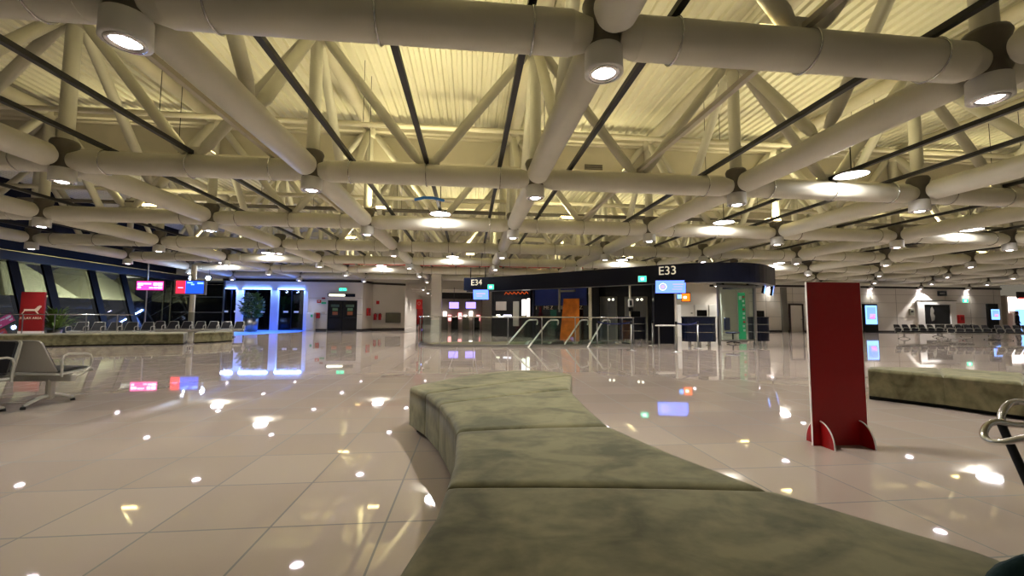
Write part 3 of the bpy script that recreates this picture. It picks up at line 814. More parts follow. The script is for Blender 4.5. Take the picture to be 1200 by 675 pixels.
def leafy(name, label, c, h, r, pot, group=None, ls=.12, nleaf=500, spiky=False):
    t = thing(name, label, 'plant', c, 0, group)
    pr, ph = pot
    b = MB(); b.lathe([(0, 0), (pr * .86, 0), (pr, ph), (pr * .92, ph), (pr * .88, ph - .05), (0, ph - .05)], n=28); b.build('pot', 'steel', t)
    b = MB(); b.tube((0, 0, ph - .06), (0, 0, ph + h * .6), .03, 8, .015); b.build('stem', 'stem', t)
    b = MB()
    for k in range(nleaf):
        if spiky:
            a = random.uniform(0, 2 * pi); el = random.uniform(.3, 1.4); L = h * random.uniform(.6, 1.05)
            p0 = Vector((0, 0, ph)); d = Vector((cos(a) * cos(el), sin(a) * cos(el), sin(el)))
            p1 = p0 + d * L * .6; p2 = p0 + d * L + Vector((0, 0, -.28 * L)); sd = d.cross(Vector((0, 0, 1))).normalized() * .05
            b.add([p0 - sd * .3, p0 + sd * .3, p1 + sd, p1 - sd, p2], [(0, 1, 2, 3), (3, 2, 4)])
        else:
            u = random.random(); z = ph + .05 + u * h; w = r * (sin(pi * (.12 + .82 * u)) ** .7) * random.uniform(.55, 1.0); a = random.uniform(0, 2 * pi)
            p = Vector((w * cos(a), w * sin(a), z)); d = Vector((cos(a) * .8 + random.uniform(-.5, .5), sin(a) * .8 + random.uniform(-.5, .5), random.uniform(-.3, .8))).normalized()
            sd = d.cross(Vector((random.random(), random.random(), 1))).normalized(); L = ls * random.uniform(.7, 1.3)
            b.add([p, p + d * L * .5 + sd * L * .27, p + d * L, p + d * L * .5 - sd * L * .27], [(0, 1, 2, 3)])
    b.build('foliage', 'leaf', t)
    return t
Y = 31.0; p = at(294, 389.5, Y); leafy('potted_tree', 'bushy green tree in a steel pot before the blue-lit doors', (p.x, Y, 0), at(294, 346, Y).z - .95, .64, (.43, .95), ls=.3, nleaf=700)
Y = 20.4; p = at(64, 388, Y); leafy('potted_plant', 'yellow-green arching plant beside the dark red totem sign', (p.x, Y, 0), 1.55, .5, (.24, .45), nleaf=110, spiky=True)

# pink flight screen, hung on a rod
Y = 24.6; a, b_ = at(160.5, 329.5, Y), at(191, 340, Y); cx = (a.x + b_.x) / 2; cz = (a.z + b_.z) / 2; W = b_.x - a.x; H = a.z - b_.z
t = thing('flight_screen', 'wide pink information screen on a thin pole by the windows', 'screen', (cx, Y, 0))
MB().box((0, .06, cz), (W + .06, .1, H + .06), 0, .01).build('housing', 'black', t)
sc = MB().box((0, .005, cz), (W, .012, H)).build('display', 'screenp', t)
for (u, v, w, h) in ((-.36, .16, .2, .25), (-.1, .22, .28, .12), (.2, .18, .14, .3), (.38, .16, .16, .34), (-.4, -.2, .12, .16), (.05, -.25, .14, .12), (.22, -.22, .12, .18), (.38, -.22, .16, .2)):
    MB().box((u * W, -.003, cz + v * H), (w * W, .006, h * H)).build('caption', 'screenw', sc)
MB().tube((-.16 * W, .1, 0), (-.16 * W, .1, 4.0), .035, 10).build('pole', 'steel', t)
MB().lathe([(0, 0), (.2, 0), (.2, .03), (.1, .25), (.06, .6), (0, .6)], (-.16 * W, .1, 0), 16).build('base', 'steel', t)

Y = 25.5; a, b_ = at(206.5, 329, Y), at(238, 344, Y); cx = (a.x + b_.x) / 2; cz = (a.z + b_.z) / 2; W = b_.x - a.x; H = a.z - b_.z
t = thing('information_screen', 'red and blue information screen in a grey frame on a cream column', 'screen', (cx, Y, 0))
MB().box((.0, .08, cz), (W * 1.16, .12, H * 1.2), 0, .015).build('housing', 'grey', t)
MB().box((-W * .33, .014, cz), (W * .34, .012, H)).build('display', 'screenr', t)
d2 = MB().box((W * .17, .014, cz), (W * .66, .012, H)).build('display', 'screend', t)
for (u, v, w, h) in ((.0, .36, .2, .1), (.38, .33, .22, .14), (.1, .22, .12, .1), (-.33, -.05, .18, .06)):
    MB().box((u * W, .004, cz + v * H), (w * W, .006, h * H)).build('caption', 'screenc', d2)
zm = at(219, 366, Y).z
MB().tube((.0, .3, zm), (0, .3, 4.0), .14, 20).build('column', 'tube_up', t)
MB().tube((.0, .3, 0), (0, .3, zm), .145, 20).build('column_foot', 'ventm', t)
for k, px in enumerate((224, 244)):
    Y2 = 27.; p = at(px, 326, Y2)
    t = thing('spotlight', ['white-blue spotlight just above the red and blue screen', 'white-blue spotlight past the corner of the red and blue screen'][k], 'spotlight', p)
    MB().lathe([(0, 0), (.10, 0), (.10, .22), (0, .22)], (0, .02, 0), 16, True, (0, 1, 0)).build('body', 'black', t)
    MB().lathe([(0, 0), (.13, 0), (.12, .02), (0, .03)], (0, .0, 0), 16, True, (0, -1, 0)).build('lens', emis('cold_glow', (190, 215, 255), 60) if k == 0 else bpy.data.materials['cold_glow'], t)
    MB().tube((0, .1, .08), (0, .1, 3.9 - p.z), .012, 6).build('rod', 'rail', t)

# ================================================================== WHITE WALL
def panel(name, label, cat, x0, y0, x1, y1, Y, m, th=.05, group=None):
    a, b_ = at(x0, y0, Y), at(x1, y1, Y)
    t = thing(name, label, cat, ((a.x + b_.x) / 2, Y, (a.z + b_.z) / 2), 0, group)
    return t, abs(b_.x - a.x), abs(a.z - b_.z)
a, b_ = at(360, 366.5, YB - .3), at(368.5, 386, YB - .3)
t = thing('cabinet', 'white metal cabinet with a green sticker by the blue-lit doors', 'cabinet', ((a.x + b_.x) / 2, YB - .28, 0)); W = b_.x - a.x
MB().box((0, 0, a.z / 2), (W, .4, a.z), 0, .01).build('body', 'white', t)
MB().box((-.01, -.206, a.z / 2), (W - .08, .02, a.z - .1), 0, .005).build('door', 'white', t); MB().box((W * .2, -.22, a.z * .83), (W * .28, .01, .2)).build('sticker', 'green', t)
# black double door
do = struct('door_4', MB().box(((xd0 + xd1) / 2, YB + .1, zd / 2), (xd1 - xd0, .08, zd)), 'black')
for s in (-1, 1):
    x = (xd0 + xd1) / 2 + s * (xd1 - xd0) / 4
    lf = MB().box((x, YB + .045, zd / 2), ((xd1 - xd0) / 2 - .06, .04, zd - .08), 0, .01).build('door_leaf', 'darkwall', do)
    MB().box((x, YB + .02, 1.02), ((xd1 - xd0) / 2 - .3, .05, .05)).build('push_bar', 'black', lf)
    MB().box((x, YB + .02, zd * .82), (.62, .012, .2)).build('door_sign', mat('dull_green', (70, 92, 74), .5), lf)
    MB().box((x + .02, YB + .02, zd * .70), (.4, .012, .22)).build('door_sign', mat('pale_green', (96, 130, 90), .5), lf); MB().box((x + .02, YB + .02, zd * .57), (.4, .012, .26)).build('door_sign', mat('dull_orange', (150, 84, 46), .5), lf)
t, W, H = panel('exit_sign', 'glowing green exit sign above the black double doors', 'sign', 397.5, 337.5, 406, 341, YB - .12, 'exitg')
MB().box((0, 0.04, 0), (W + .04, .08, H + .04)).build('housing', 'white', t); MB().box((0, -.006, 0), (W, .01, H)).build('face', 'exitg', t)
MB().box((-.02, -.014, 0), (W * .3, .006, H * .3)).build('arrow', 'white', t)
t, W, H = panel('direction_sign', 'dark blue direction sign with glowing pale letters over the black doors', 'sign', 384, 344, 416, 348, YB - .12, 'navy')
MB().box((0, .04, 0), (W, .09, H), 0, .01).build('housing', 'navy', t); MB().box((-W * .16, -.012, 0), (W * .58, .01, H * .62)).build('face', 'signw', t)
fire = [('fire_alarm', 'small red and white alarm plate high beside the cabinet', 'alarm', 371.5, 351.5, 376, 355, 'redb'), ('hose_box', 'red fire hose box low beside the white cabinet', 'fire box', 370.5, 366.5, 374.5, 373, 'redb'),
        ('notice', 'dark green notice plate beside the black doors', 'notice', 376.5, 354, 382, 356, 'green'), ('notice', 'small red notice plate above the green one', 'notice', 377, 348.5, 381, 350.5, 'reds'), ('notice', 'brownish notice plate at waist height by the black doors', 'notice', 377, 365.5, 380.5, 368, 'stone')]
for nm, lab, cat, x0, y0, x1, y1, m in fire:
    t, W, H = panel(nm, lab, cat, x0, y0, x1, y1, YB - .08, m); MB().box((0, .03, 0), (W, .09 if m == 'redb' else .03, H), 0, .008).build('plate', m, t)
    if m == 'redb': MB().box((0, -.02, H * .1), (W * .5, .01, H * .3)).build('label_plate', 'white' if nm == 'fire_alarm' else 'reds', t)
A, B = Vector((jog.x, 35.2)), Vector((p472.x, 36.4)); rzb = atan2((B - A).y, (B - A).x)
def bay_thing(name, label, cat, x0, y0, x1, y1, group=None):
    a = on_line(x0, y0, A, B, .05); b_ = on_line(x1, y1, A, B, .05)
    t = thing(name, label, cat, ((a.x + b_.x) / 2, (a.y + b_.y) / 2, (a.z + b_.z) / 2), rzb, group)
    return t, (Vector((b_.x, b_.y)) - Vector((a.x, a.y))).length, abs(a.z - b_.z)
for k, (x0, x1) in enumerate(((437.5, 440.7), (443, 446.2))):
    t, W, H = bay_thing('fire_extinguisher', 'red fire extinguisher on the white wall, the one %s the grey vent' % ('farther from' if k == 0 else 'next to'), 'fire extinguisher', x0, 366.5, x1, 375)
    r = W / 2; MB().lathe([(0, -H / 2), (r, -H / 2), (r, H * .25), (r * .5, H * .36), (0, H * .36)], (0, -.12, 0), 16).build('cylinder', 'redb', t)
    MB().lathe([(0, H * .36), (r * .3, H * .36), (r * .3, H * .46), (0, H * .46)], (0, -.12, 0), 10).build('valve', 'black', t)
    b = MB(); b.sweep([(r * .2, -.14, H * .42), (r * 1.1, -.16, H * .3), (r * 1.15, -.16, -H * .1)], .018, 6); b.build('hose', 'black', t)
t, W, H = bay_thing('notice', 'small red notice above the two fire extinguishers', 'notice', 441, 352.5, 444.5, 356.5); MB().box((0, 0, 0), (W, .03, H)).build('plate', 'redb', t)
t, W, H = bay_thing('wall_vent', 'grey louvred vent panel low on the white wall', 'vent', 452, 366.5, 469.5, 378)
MB().box((0, 0, 0), (W, .06, H), 0, .01).build('frame', 'ventm', t)
b = MB()
for k in range(9): b.box((0, -.035, -H / 2 + H * (k + .5) / 9), (W - .12, .03, .04))
b.build('louvre_slat', 'ventm', t)
Cc, Dd = Vector((pc, YB)), Vector((jog.x, 35.2))
a = on_line(430.5, 361, Cc, Dd, .14); b_ = on_line(433.5, 370, Cc, Dd, .14); t = thing('hose_box', 'tall red fire box on the corner of the white wall', 'fire box', ((a.x + b_.x) / 2, (a.y + b_.y) / 2, (a.z + b_.z) / 2), atan2((Dd - Cc).y, (Dd - Cc).x))
MB().box((0, 0, 0), (.5, .12, a.z - b_.z), 0, .01).build('box', 'redb', t); MB().box((0, -.065, .05), (.3, .01, .3)).build('label_plate', 'reds', t)

# ================================================================== CORRIDOR
Y = 40.; a, b_ = at(505.5, 372, Y - 9), at(517, 372, Y - 9)
struct('wall_pier', MB().box(((a.x + b_.x) / 2, Y - 9, 3.75), (b_.x - a.x, .7, 7.5)), 'whitewall')
for k, (z0, yy) in enumerate(((3.6, 39), (3.7, 44), (3.8, 50), (3.8, 56))):
    struct('trim_%d' % (4 + k), MB().box((-1.0, yy, z0 + .25), (14, .5, .5)), 'whitewall')
t = thing('kiosk', 'dark shop front with a glowing sign at the end of the corridor', 'kiosk', (at(482, 380, 52).x, 52, 0))
W = at(490, 380, 52).x - at(474, 380, 52).x; MB().box((0, .3, 1.5), (W, .6, 3.0)).build('wall', 'darkwall', t); zz = at(480, 358, 52).z
MB().box((0, -.04, zz), (W * .6, .06, .42)).build('sign', 'signw', t); MB().box((0, -.02, 1.0), (W * .9, .04, .12)).build('counter', 'grey', t); MB().box((.1, -.03, zz - .9), (W * .7, .04, .5)).build('window', 'rooms', t)
Y = 17.95; a = gr(491.5, 402)
t = thing('totem', 'narrow red post with a square sign on top beside the glass railing', 'sign post', (a.x, a.y, 0)); Y = a.y
def q(x0, y0, x1, y1, m, nm, th, oy=0):
    p, r = at(x0, y0, Y), at(x1, y1, Y); MB().box(((p.x + r.x) / 2 - a.x, oy, (p.z + max(0, r.z)) / 2), (abs(r.x - p.x), th, abs(p.z - max(0, r.z))), 0, .006).build(nm, m, t)
q(488, 351, 495, 362, 'redb', 'sign_plate', .04, -.02); q(489.3, 362, 495.5, 380, 'red', 'box', .22); q(491, 380, 494.5, 402.5, 'red', 'post', .10)
p = at(491.2, 355.5, Y); b = MB(); b.sweep([(p.x - a.x + .06 * cos(k * pi / 10), -.05, p.z + .06 * sin(k * pi / 10)) for k in range(20)], .010, 6, closed=True); b.build('ring_symbol', 'pale', t)

# shop behind the railing, with two screens
Y = 36.; x0, x1 = at(515, 380, Y).x, at(566, 380, Y).x
t = thing('shop', 'brightly lit open shop behind the railing with two pale screens', 'shop', ((x0 + x1) / 2, Y, 0)); cx = t.location.x; W = x1 - x0; zf = at(530, 343, Y).z
MB().box((0, .2, zf - .25), (W, .4, .52)).build('fascia', 'darkwall', t); MB().box((0, 2.6, 1.5), (W, .1, 3.0)).build('back_wall', 'rooms', t)
for k, (u, h, m) in enumerate(((-.42, 1.3, 'shopw'), (-.30, 1.0, 'shopp'), (-.05, 1.2, 'shopp'), (.08, 1.0, 'shopw'), (.22, 1.35, 'shopw'), (.40, 1.0, 'shopp'))):
    MB().box((u * W, 2.4, h), (W * .085, .2, .55), 0, .02).build('display_shelf', m, t)
for k, u in enumerate((-.4, -.16, .1, .34)):
    MB().box((u * W, .9, .55), (W * .16, .6, 1.1), 0, .03).build('counter', ('rooms', 'black', 'grey', 'darkwall')[k], t)
for k, (xx0, xx1) in enumerate(((526.5, 537.5), (546, 557.5))):
    a, b_ = at(xx0, 354, Y - .3), at(xx1, 361.5, Y - .3); t2 = thing('screen', 'pale violet screen hanging in the open shop, %s' % ('nearer the beige pier' if k == 0 else 'nearer the dark gate sign'), 'screen', ((a.x + b_.x) / 2, Y - .3, (a.z + b_.z) / 2))
    MB().box((0, .04, 0), (b_.x - a.x + .08, .07, a.z - b_.z + .08)).build('housing', 'black', t2); MB().box((0, -.002, 0), (b_.x - a.x, .01, a.z - b_.z)).build('display', 'screenv', t2)
    MB().tube((0, .04, .2), (0, .04, 3.6 - t2.location.z), .02, 6).build('rod', 'rail', t2)

# ================================================================== GATE BUILDING
ZH0, ZH1 = 2.47, 3.2
hp = [gr(x, y, ZH1) for x, y in ((548, 326.5), (600, 323), (660, 319), (740, 313), (800, 309), (850, 307.5), (890, 309), (908, 314))]
H2 = [Vector((p.x, p.y)) for p in hp]; H2 = [H2[0] + Vector((-.05, .2))] + H2[1:]
# smooth the line
def smooth(pts, n=6):
    out = []
    for i in range(len(pts) - 1):
        p0, p1, p2, p3 = pts[max(0, i - 1)], pts[i], pts[i + 1], pts[min(len(pts) - 1, i + 2)]
        for k in range(n):
            u = k / n; out.append(.5 * ((2 * p1) + (p2 - p0) * u + (2 * p0 - 5 * p1 + 4 * p2 - p3) * u * u + (3 * p1 - p0 - 3 * p2 + p3) * u ** 3))
    return out + [pts[-1]]
HS = smooth(H2) + [Vector((12.75, 17.2)), Vector((12.3, 18.6))]
def band(path, z0, z1, th):
    inner = []
    for i, p in enumerate(path):
        d = (path[min(i + 1, len(path) - 1)] - path[max(i - 1, 0)]).normalized(); inner.append(p + Vector((-d.y, d.x)) * th)
    n = len(path); vs = [(p.x, p.y, z0) for p in path] + [(p.x, p.y, z1) for p in path] + [(p.x, p.y, z0) for p in inner] + [(p.x, p.y, z1) for p in inner]; fs = []
    for i in range(n - 1):
        fs += [(i, i + 1, n + i + 1, n + i), (2 * n + i, 3 * n + i, 3 * n + i + 1, 2 * n + i + 1), (n + i, n + i + 1, 3 * n + i + 1, 3 * n + i), (i, 2 * n + i, 2 * n + i + 1, i + 1)]
    fs += [(0, n, 3 * n, 2 * n), (n - 1, 3 * n - 1, 4 * n - 1, 2 * n - 1)]
    return MB().add(vs, fs)
t = thing('gate_canopy', 'long curved dark navy gate canopy lettered with the gate numbers', 'canopy', (0, 0, 0))
band(HS, ZH0, ZH1, .5).build('fascia', 'navyd', t)
band([p + Vector((0, .02)) for p in HS], ZH0 - .015, ZH0 + .03, .03).build('lower_edge', 'steel', t)
i33 = min(range(len(HS) - 1), key=lambda i: abs(_D.dot(Vector((HS[i].x, HS[i].y, 2.8))) * 0 + ((Vector((HS[i].x, HS[i].y, 2.0)).dot(CR) / Vector((HS[i].x, HS[i].y, 2.0)).dot(_D)) * F + 600) - 782))
d = (HS[i33 + 1] - HS[i33 - 1]).normalized(); n_ = Vector((d.y, -d.x))
A_, B_ = HS[i33 - 1], HS[i33 + 1]
p = on_line(782, 317.5, A_, B_, .02)
text('gate_number', 'E33', .47, 'letter', t, p, rz=atan2(d.y, d.x), depth=.012)
# gate sign at the far end
A_, B_ = HS[0] + Vector((-.25, .10)), HS[0] + Vector((.9, -.45)); d = (B_ - A_).normalized()
a, b_ = on_line(543.5, 325.5, A_, B_, .5), on_line(576, 340, A_, B_, .5)
t = thing('gate_sign', 'dark navy box sign reading E34 at the far end of the canopy', 'sign', ((a.x + b_.x) / 2, (a.y + b_.y) / 2, (a.z + b_.z) / 2), atan2(d.y, d.x))
W = (Vector((b_.x, b_.y)) - Vector((a.x, a.y))).length; H = a.z - b_.z
MB().box((0, .1, 0), (W, .22, H), 0, .02).build('housing', 'navy', t); text('gate_number', 'E34', .44, 'letter', t, (-.05, -.022, .06), depth=.012)
for u in (-.28, .25): MB().tube((u * W, .1, H / 2), (u * W, .1, H / 2 + .55), .03, 8).build('hanger', 'rail', t)

def screen(name, label, x0, y0, x1, y1, Y, tilt, rz, m, caps=(), up=None):
    a, b_ = at(x0, y0, Y), at(x1, y1, Y); W, H = b_.x - a.x, a.z - b_.z
    t = thing(name, label, 'screen', ((a.x + b_.x) / 2, Y, (a.z + b_.z) / 2), rz); t.rotation_euler.x = tilt
    MB().box((0, .05, 0), (W + .05, .09, H + .05), 0, .01).build('housing', 'black', t); s_ = MB().box((0, -.002, 0), (W, .012, H)).build('display', m, t)
    for (u, v, w, h, mm) in caps: MB().box((u * W, -.010, v * H), (w * W, .005, h * H)).build('caption', mm, s_)
    if up: MB().tube((0, .09, 0), (0, .09 + up * .2, up), .03, 8).build('bracket', 'black', t)
    return t, W, H
t, W, H = screen('gate_screen', 'bright blue tilted screen under the E34 sign', 554.5, 339.5, 572.5, 351, 21.2, radians(10), radians(-14), 'screenb', ((0, .1, .6, .12, 'screenv'), (-.1, -.15, .4, .08, 'screenv')), .5)
t, W, H = screen('gate_screen', 'large bright blue tilted screen under the E33 lettering', 769.5, 328.5, 802, 343.5, 15.3, radians(8), radians(-14), 'screenb', ((.25, .2, .36, .07, 'screenv'), (.25, 0, .3, .05, 'screenv'), (.22, -.2, .34, .05, 'screenv')), .45)
b = MB(); b.sweep([(-.26 * W + .13 * cos(k * pi / 12), -.012, .13 * sin(k * pi / 12)) for k in range(24)], .009, 6, closed=True); b.build('ring_symbol', 'screenw', t)
b = MB(); b.lathe([(0, 0), (.085, 0), (.085, .006), (0, .006)], (-.26 * W, -.006, 0), 18, False, (0, -1, 0)); b.build('disc_symbol', 'screenv', t)
screen('gate_screen', 'small orange screen behind the corner of the big blue one', 799.5, 344, 808, 353, 17.2, 0, radians(-25), 'screeno', ((-.1, 0, .4, .3, 'signw'),), .4)
screen('gate_screen', 'small pale blue screen tucked beside the small orange one', 793.8, 345, 798.5, 350, 17.3, 0, radians(-25), 'screenc', (), .4)
screen('gate_screen', 'steeply angled blue monitor under the canopy end, the one by the glass cabin', 892.5, 328, 901.5, 343.5, 16.2, radians(10), radians(48), 'screenc', ((0, .1, .6, .5, 'screenv'),), .3)
screen('gate_screen', 'steeply angled blue monitor under the canopy end, the outer one', 903, 333, 909.5, 346, 17.4, radians(10), radians(50), 'screenc', ((0, .1, .6, .5, 'screenv'),), .3)
for x0, y0, x1, y1, YY, lab in ((571.5, 333.5, 578.5, 339, 21.6, 'small green exit sign on the canopy near the E34 sign'), (748.5, 323.5, 757, 330, 15.9, 'green exit sign on the canopy near the E33 lettering'), (1128, 350.5, 1134.5, 354.5, 32.2, 'small green exit sign on the far wall between the picture and the screen')):
    a, b_ = at(x0, y0, YY), at(x1, y1, YY); t = thing('exit_sign', lab, 'sign', ((a.x + b_.x) / 2, YY, (a.z + b_.z) / 2), radians(-20) if YY < 30 else 0)
    W, H = b_.x - a.x, a.z - b_.z; MB().box((0, .03, 0), (W + .03, .05, H + .03)).build('housing', 'white', t); MB().box((0, 0, 0), (W, .012, H)).build('face', 'exitg', t); MB().box((0, -.008, 0), (W * .4, .006, H * .45)).build('running_symbol', 'screenw', t)

# dark back wall of the gate
GA, GB = Vector((at(576, 380, 24.6).x, 24.6)), Vector((at(766, 380, 19.6).x, 19.6)); dG = (GB - GA).normalized(); rzG = atan2(dG.y, dG.x)
wall('wall_gate', [tuple(GA), tuple(GB)], 0, 3.1, .2, 'darkwall')
def gate_thing(name, label, cat, x0, y0, x1, y1, off_=.06, group=None, floor_=False):
    a, b_ = on_line(x0, y0, GA, GB, off_), on_line(x1, y1, GA, GB, off_)
    z0 = 0 if floor_ else b_.z
    t = thing(name, label, cat, ((a.x + b_.x) / 2, (a.y + b_.y) / 2, z0), rzG, group)
    return t, (Vector((b_.x, b_.y)) - Vector((a.x, a.y))).length, a.z - z0
for k, (x0, x1) in enumerate(((704, 722.5), (733, 758))):
    do = None
    t, W, H = gate_thing('lift_door', ['grey glass lift door beside the blue booth', 'grey glass lift door next to the desk under the E33 lettering'][k], 'door', x0, 348.5, x1, 396, .05, None, True)
    MB().box((0, 0, H / 2), (W + .1, .06, H + .06), 0, .01).build('frame', 'grey', t)
    for s_ in (-1, 1): MB().box((s_ * W / 4, -.03, H / 2), (W / 2 - .03, .05, H - .05), 0, .008).build('door_leaf', mat('lift_steel', (112, 112, 112), .28, .7) if k == 0 and s_ == -1 else bpy.data.materials['lift_steel'], t)
    for s_ in (-.10, .10): MB().lathe([(0, 0), (.055, 0), (.04, .02), (0, .025)], (W * .2 + s_, -.07, H - .12), 12, True, (0, -1, 0)).build('lamp', 'signw', t)
# blue booth
t, W, H = gate_thing('booth', 'blue glazed sales booth with a pale frame behind the escalators', 'booth', 624, 332, 693.5, 400, 1.0, None, True)
MB().box((0, .0, H - .06), (W, .12, .12), 0, .02).build('top_rail', 'stone', t)
for s_ in (-1, 1): MB().box((s_ * (W / 2 - .07), 0, H / 2), (.14, .14, H), 0, .02).build('post', 'stone' if s_ > 0 else 'navy', t)
zlo = on_line(650, 358, GA, GB, 1.0).z
MB().box((-.08, .03, (H - .14 + zlo) / 2), (W - .36, .04, H - .14 - zlo)).build('upper_panel', 'blue', t)
MB().box((0, .03, zlo / 2), (W - .3, .02, zlo)).build('glass_panel', 'glassd', t); MB().box((0, .9, 1.2), (W - .2, .06, 2.4)).build('back_panel', 'navyd', t)
for u, s_ in ((-.43, 'I'), (-.25, 'ME'), (-.16, 'Z'), (0., 'ME'), (.16, 'M'), (.26, 'E'), (.33, 'Z')):
    text('lettering', s_, .26, 'stone', t, (u * W, -.005, zlo - .12))
MB().box((-.16 * W, .25, 1.0), (.32, .1, 1.0)).build('display_panel', 'green', t); MB().box((-.02 * W, -.03, H * .72), (.10, .06, H * .5)).build('arm_post', 'grey', t); MB().box((.12 * W, -.03, H * .84), (.8, .06, .09)).build('arm', 'grey', t)
t, W, H = gate_thing('poster_board', 'orange advert board leaning on the blue booth', 'board', 657, 350, 679.5, 385, 1.35, None, True)
b = MB(); b.prism([(-W * .55, 0, .0), (W * .45, 0, 0), (W * .46, .05, H), (-W * .36, .05, H)], (0, .04, 0)); b.build('panel', mat('orange_print', (198, 108, 20), .5, noise=.25, nscale=3), t)
b = MB(); b.prism([(-W * .1, .05, .0), (W * .1, .05, 0), (W * .05, .3, 0), (-W * .05, .3, 0)], (0, 0, .6)); b.build('stand', 'black', t)
# lit shop window in the gate wall
t, W, H = gate_thing('shop_window', 'lit shop window with pale shelves between the E34 sign and blue booth', 'shop window', 580, 340, 622, 388, .12, None, True)
MB().box((0, 0, H / 2), (W, .12, H), 0, .01).build('frame', 'darkwall', t)
for u, z0, z1, w, m in ((-.30, 1.5, 2.0, .3, 'rooms'), (.12, .6, 2.0, .16, 'grey'), (.33, 1.2, 2.1, .1, 'shopw'), (.45, 1.1, 2.15, .07, 'shopw'), (-.38, 1.18, 1.25, .1, 'signw'), (-.12, 1.15, 1.24, .22, 'screenw')):
    MB().box((u * W, -.08, (z0 + z1) / 2), (w * W, .05, z1 - z0), 0, .01).build('shelf', m, t)
for k in range(6):
    b = MB(); u = -.2 + k * .11; b.sweep([(u * W, -.09, H - .28), (u * W + .10, -.09, H - .14), (u * W + .22, -.09, H - .26)], .015, 6); b.build('neon_letter', 'neon', t)
# navy pier below the E33 lettering
a, b_ = on_line(768, 345, Vector((6.5, 18.1)), Vector((9, 17.3)), 0), on_line(793, 345, Vector((6.5, 18.1)), Vector((9, 17.3)), 0)
struct('wall_gate_pier', MB().box(((a.x + b_.x) / 2, (a.y + b_.y) / 2 + .3, 1.5), (b_.x - a.x, .6, 3.0), radians(-18)), 'navyd')
struct('wall_gate_post', MB().box((at(697, 380, 20.6).x, 20.6, 1.5), (.36, .36, 3.0)), 'black')
# wall lamps / sign on pole
a = gr(739, 400.5); t = thing('sign_pole', 'slim white pole with a small black and white plate by the lift doors', 'sign post', (a.x, a.y, 0)); Y = a.y
MB().tube((0, 0, 0), (0, 0, at(739, 328, Y).z), .05, 12).build('pole', 'stone', t); p = at(739, 355, Y); MB().box((0, -.07, p.z), (.26, .03, .36), 0, .006).build('plate', 'white', t); MB().box((0, -.09, p.z), (.10, .02, .24)).build('symbol', 'black', t); MB().box((0, -.07, p.z - .3), (.2, .05, .18)).build('reader', 'black', t)

# white store room wall seen under the canopy
wx0, wx1 = at(793, 380, 24).x, at(846, 380, 24).x
wall('wall_store', [(wx0, 24), (wx1, 24)], 0, 2.6, .15, 'whitewall')
for k in range(3):
    x = wx0 + (wx1 - wx0) * (k + .5) / 3 * .92; t = thing('locker', 'pale locker against the store wall, %s from the navy pier' % ORD[k], 'locker', (x, 23.75, 0), 0, 'pale lockers under the canopy')
    w = (wx1 - wx0) / 3 * .86; MB().box((0, 0, .95), (w, .44, 1.9), 0, .01).build('body', 'white', t)
    for z in (.5, 1.4): d_ = MB().box((0, -.225, z), (w - .06, .02, .82), 0, .005).build('door', 'white', t); MB().box((w * .3, -.245, z), (.1, .03, .05)).build('handle', 'black', d_)

# desks
def desk(label, x0, x1, yb, ytop, m='navy', ends=True):
    a, b_ = gr(x0, yb), gr(x1, yb); Y = (a.y + b_.y) / 2; a, b_ = at(x0, 380, Y), at(x1, 380, Y); H = at((x0 + x1) / 2, ytop, Y).z; W = b_.x - a.x
    t = thing('gate_desk', label, 'desk', ((a.x + b_.x) / 2, Y + .35, 0)); lo = .18
    b = MB(); R = .28 if ends else .05; out = []
    for cx, cy, a0 in ((W / 2 - R, -.35 + R, -pi / 2), (W / 2 - R, .35 - R, 0), (-W / 2 + R, .35 - R, pi / 2), (-W / 2 + R, -.35 + R, pi)):
        out += [(cx + R * cos(a0 + pi / 2 * k / 6), cy + R * sin(a0 + pi / 2 * k / 6), lo) for k in range(7)]
    b.prism(out, (0, 0, H - lo - .05)); b.build('body', m, t)
    b = MB(); b.prism([(x * 1.03, y * 1.03, H - .05) for x, y, z in out], (0, 0, .05)); b.build('top', 'navyd', t)
    for q in (.36, .68): b = MB(); b.prism([(x * 1.006, y * 1.006, lo + (H - lo) * q) for x, y, z in out], (0, 0, .025)); b.build('steel_strip', 'chrome', t)
    for sx in (-.32, .0, .32): MB().lathe([(.06, 0), (.06, lo)], (sx * W, -.05, 0), 12).build('leg', 'chrome', t)
    MB().box((W * .15, .05, H + .14), (.42, .04, .26), 0, .01).build('monitor', 'black', t)
    return t
desk('dark blue boarding desk with steel strips under the E33 lettering', 806, 842, 406, 371)
desk('dark boarding desk with steel strips beside the lift doors', 731, 759, 402.5, 371.5, 'navyd')
desk('small dark desk at the far side of the glass cabin', 886, 905, 405, 371.5, 'navyd')

# glass cabin under the canopy end
a, b_ = gr(843.5, 405.5), gr(886, 405); Y = a.y; t = thing('glass_cabin', 'glass cabin with slim steel posts under the canopy end', 'cabin', ((a.x + b_.x) / 2, (a.y + b_.y) / 2, 0), atan2((b_ - a).y, (b_ - a).x)); W = (b_ - a).length
for s_ in (-1, 1):
    MB().box((s_ * W / 2, 0, ZH0 / 2), (.11, .11, ZH0), 0, .02).build('post', 'steel', t)
MB().box((0, 0, .22), (W, .08, .07)).build('bottom_rail', 'steel', t); MB().box((0, 0, ZH0 - .06), (W, .08, .1)).build('top_rail', 'steel', t)
MB().box((0, 0, 1.3), (W - .12, .014, 2.1)).build('glass_panel', 'glassg', t)

t = thing('shade_box', 'black box unit under the canopy above the glass cabin', 'box', (at(858, 332, 17).x, 17, at(858, 332, 17).z)); MB().box((0, 0, 0), (1.25, .4, .26), 0, .02).build('housing', 'black', t); MB().box((0, -.21, -.05), (1.0, .02, .05)).build('slot', 'grey', t)
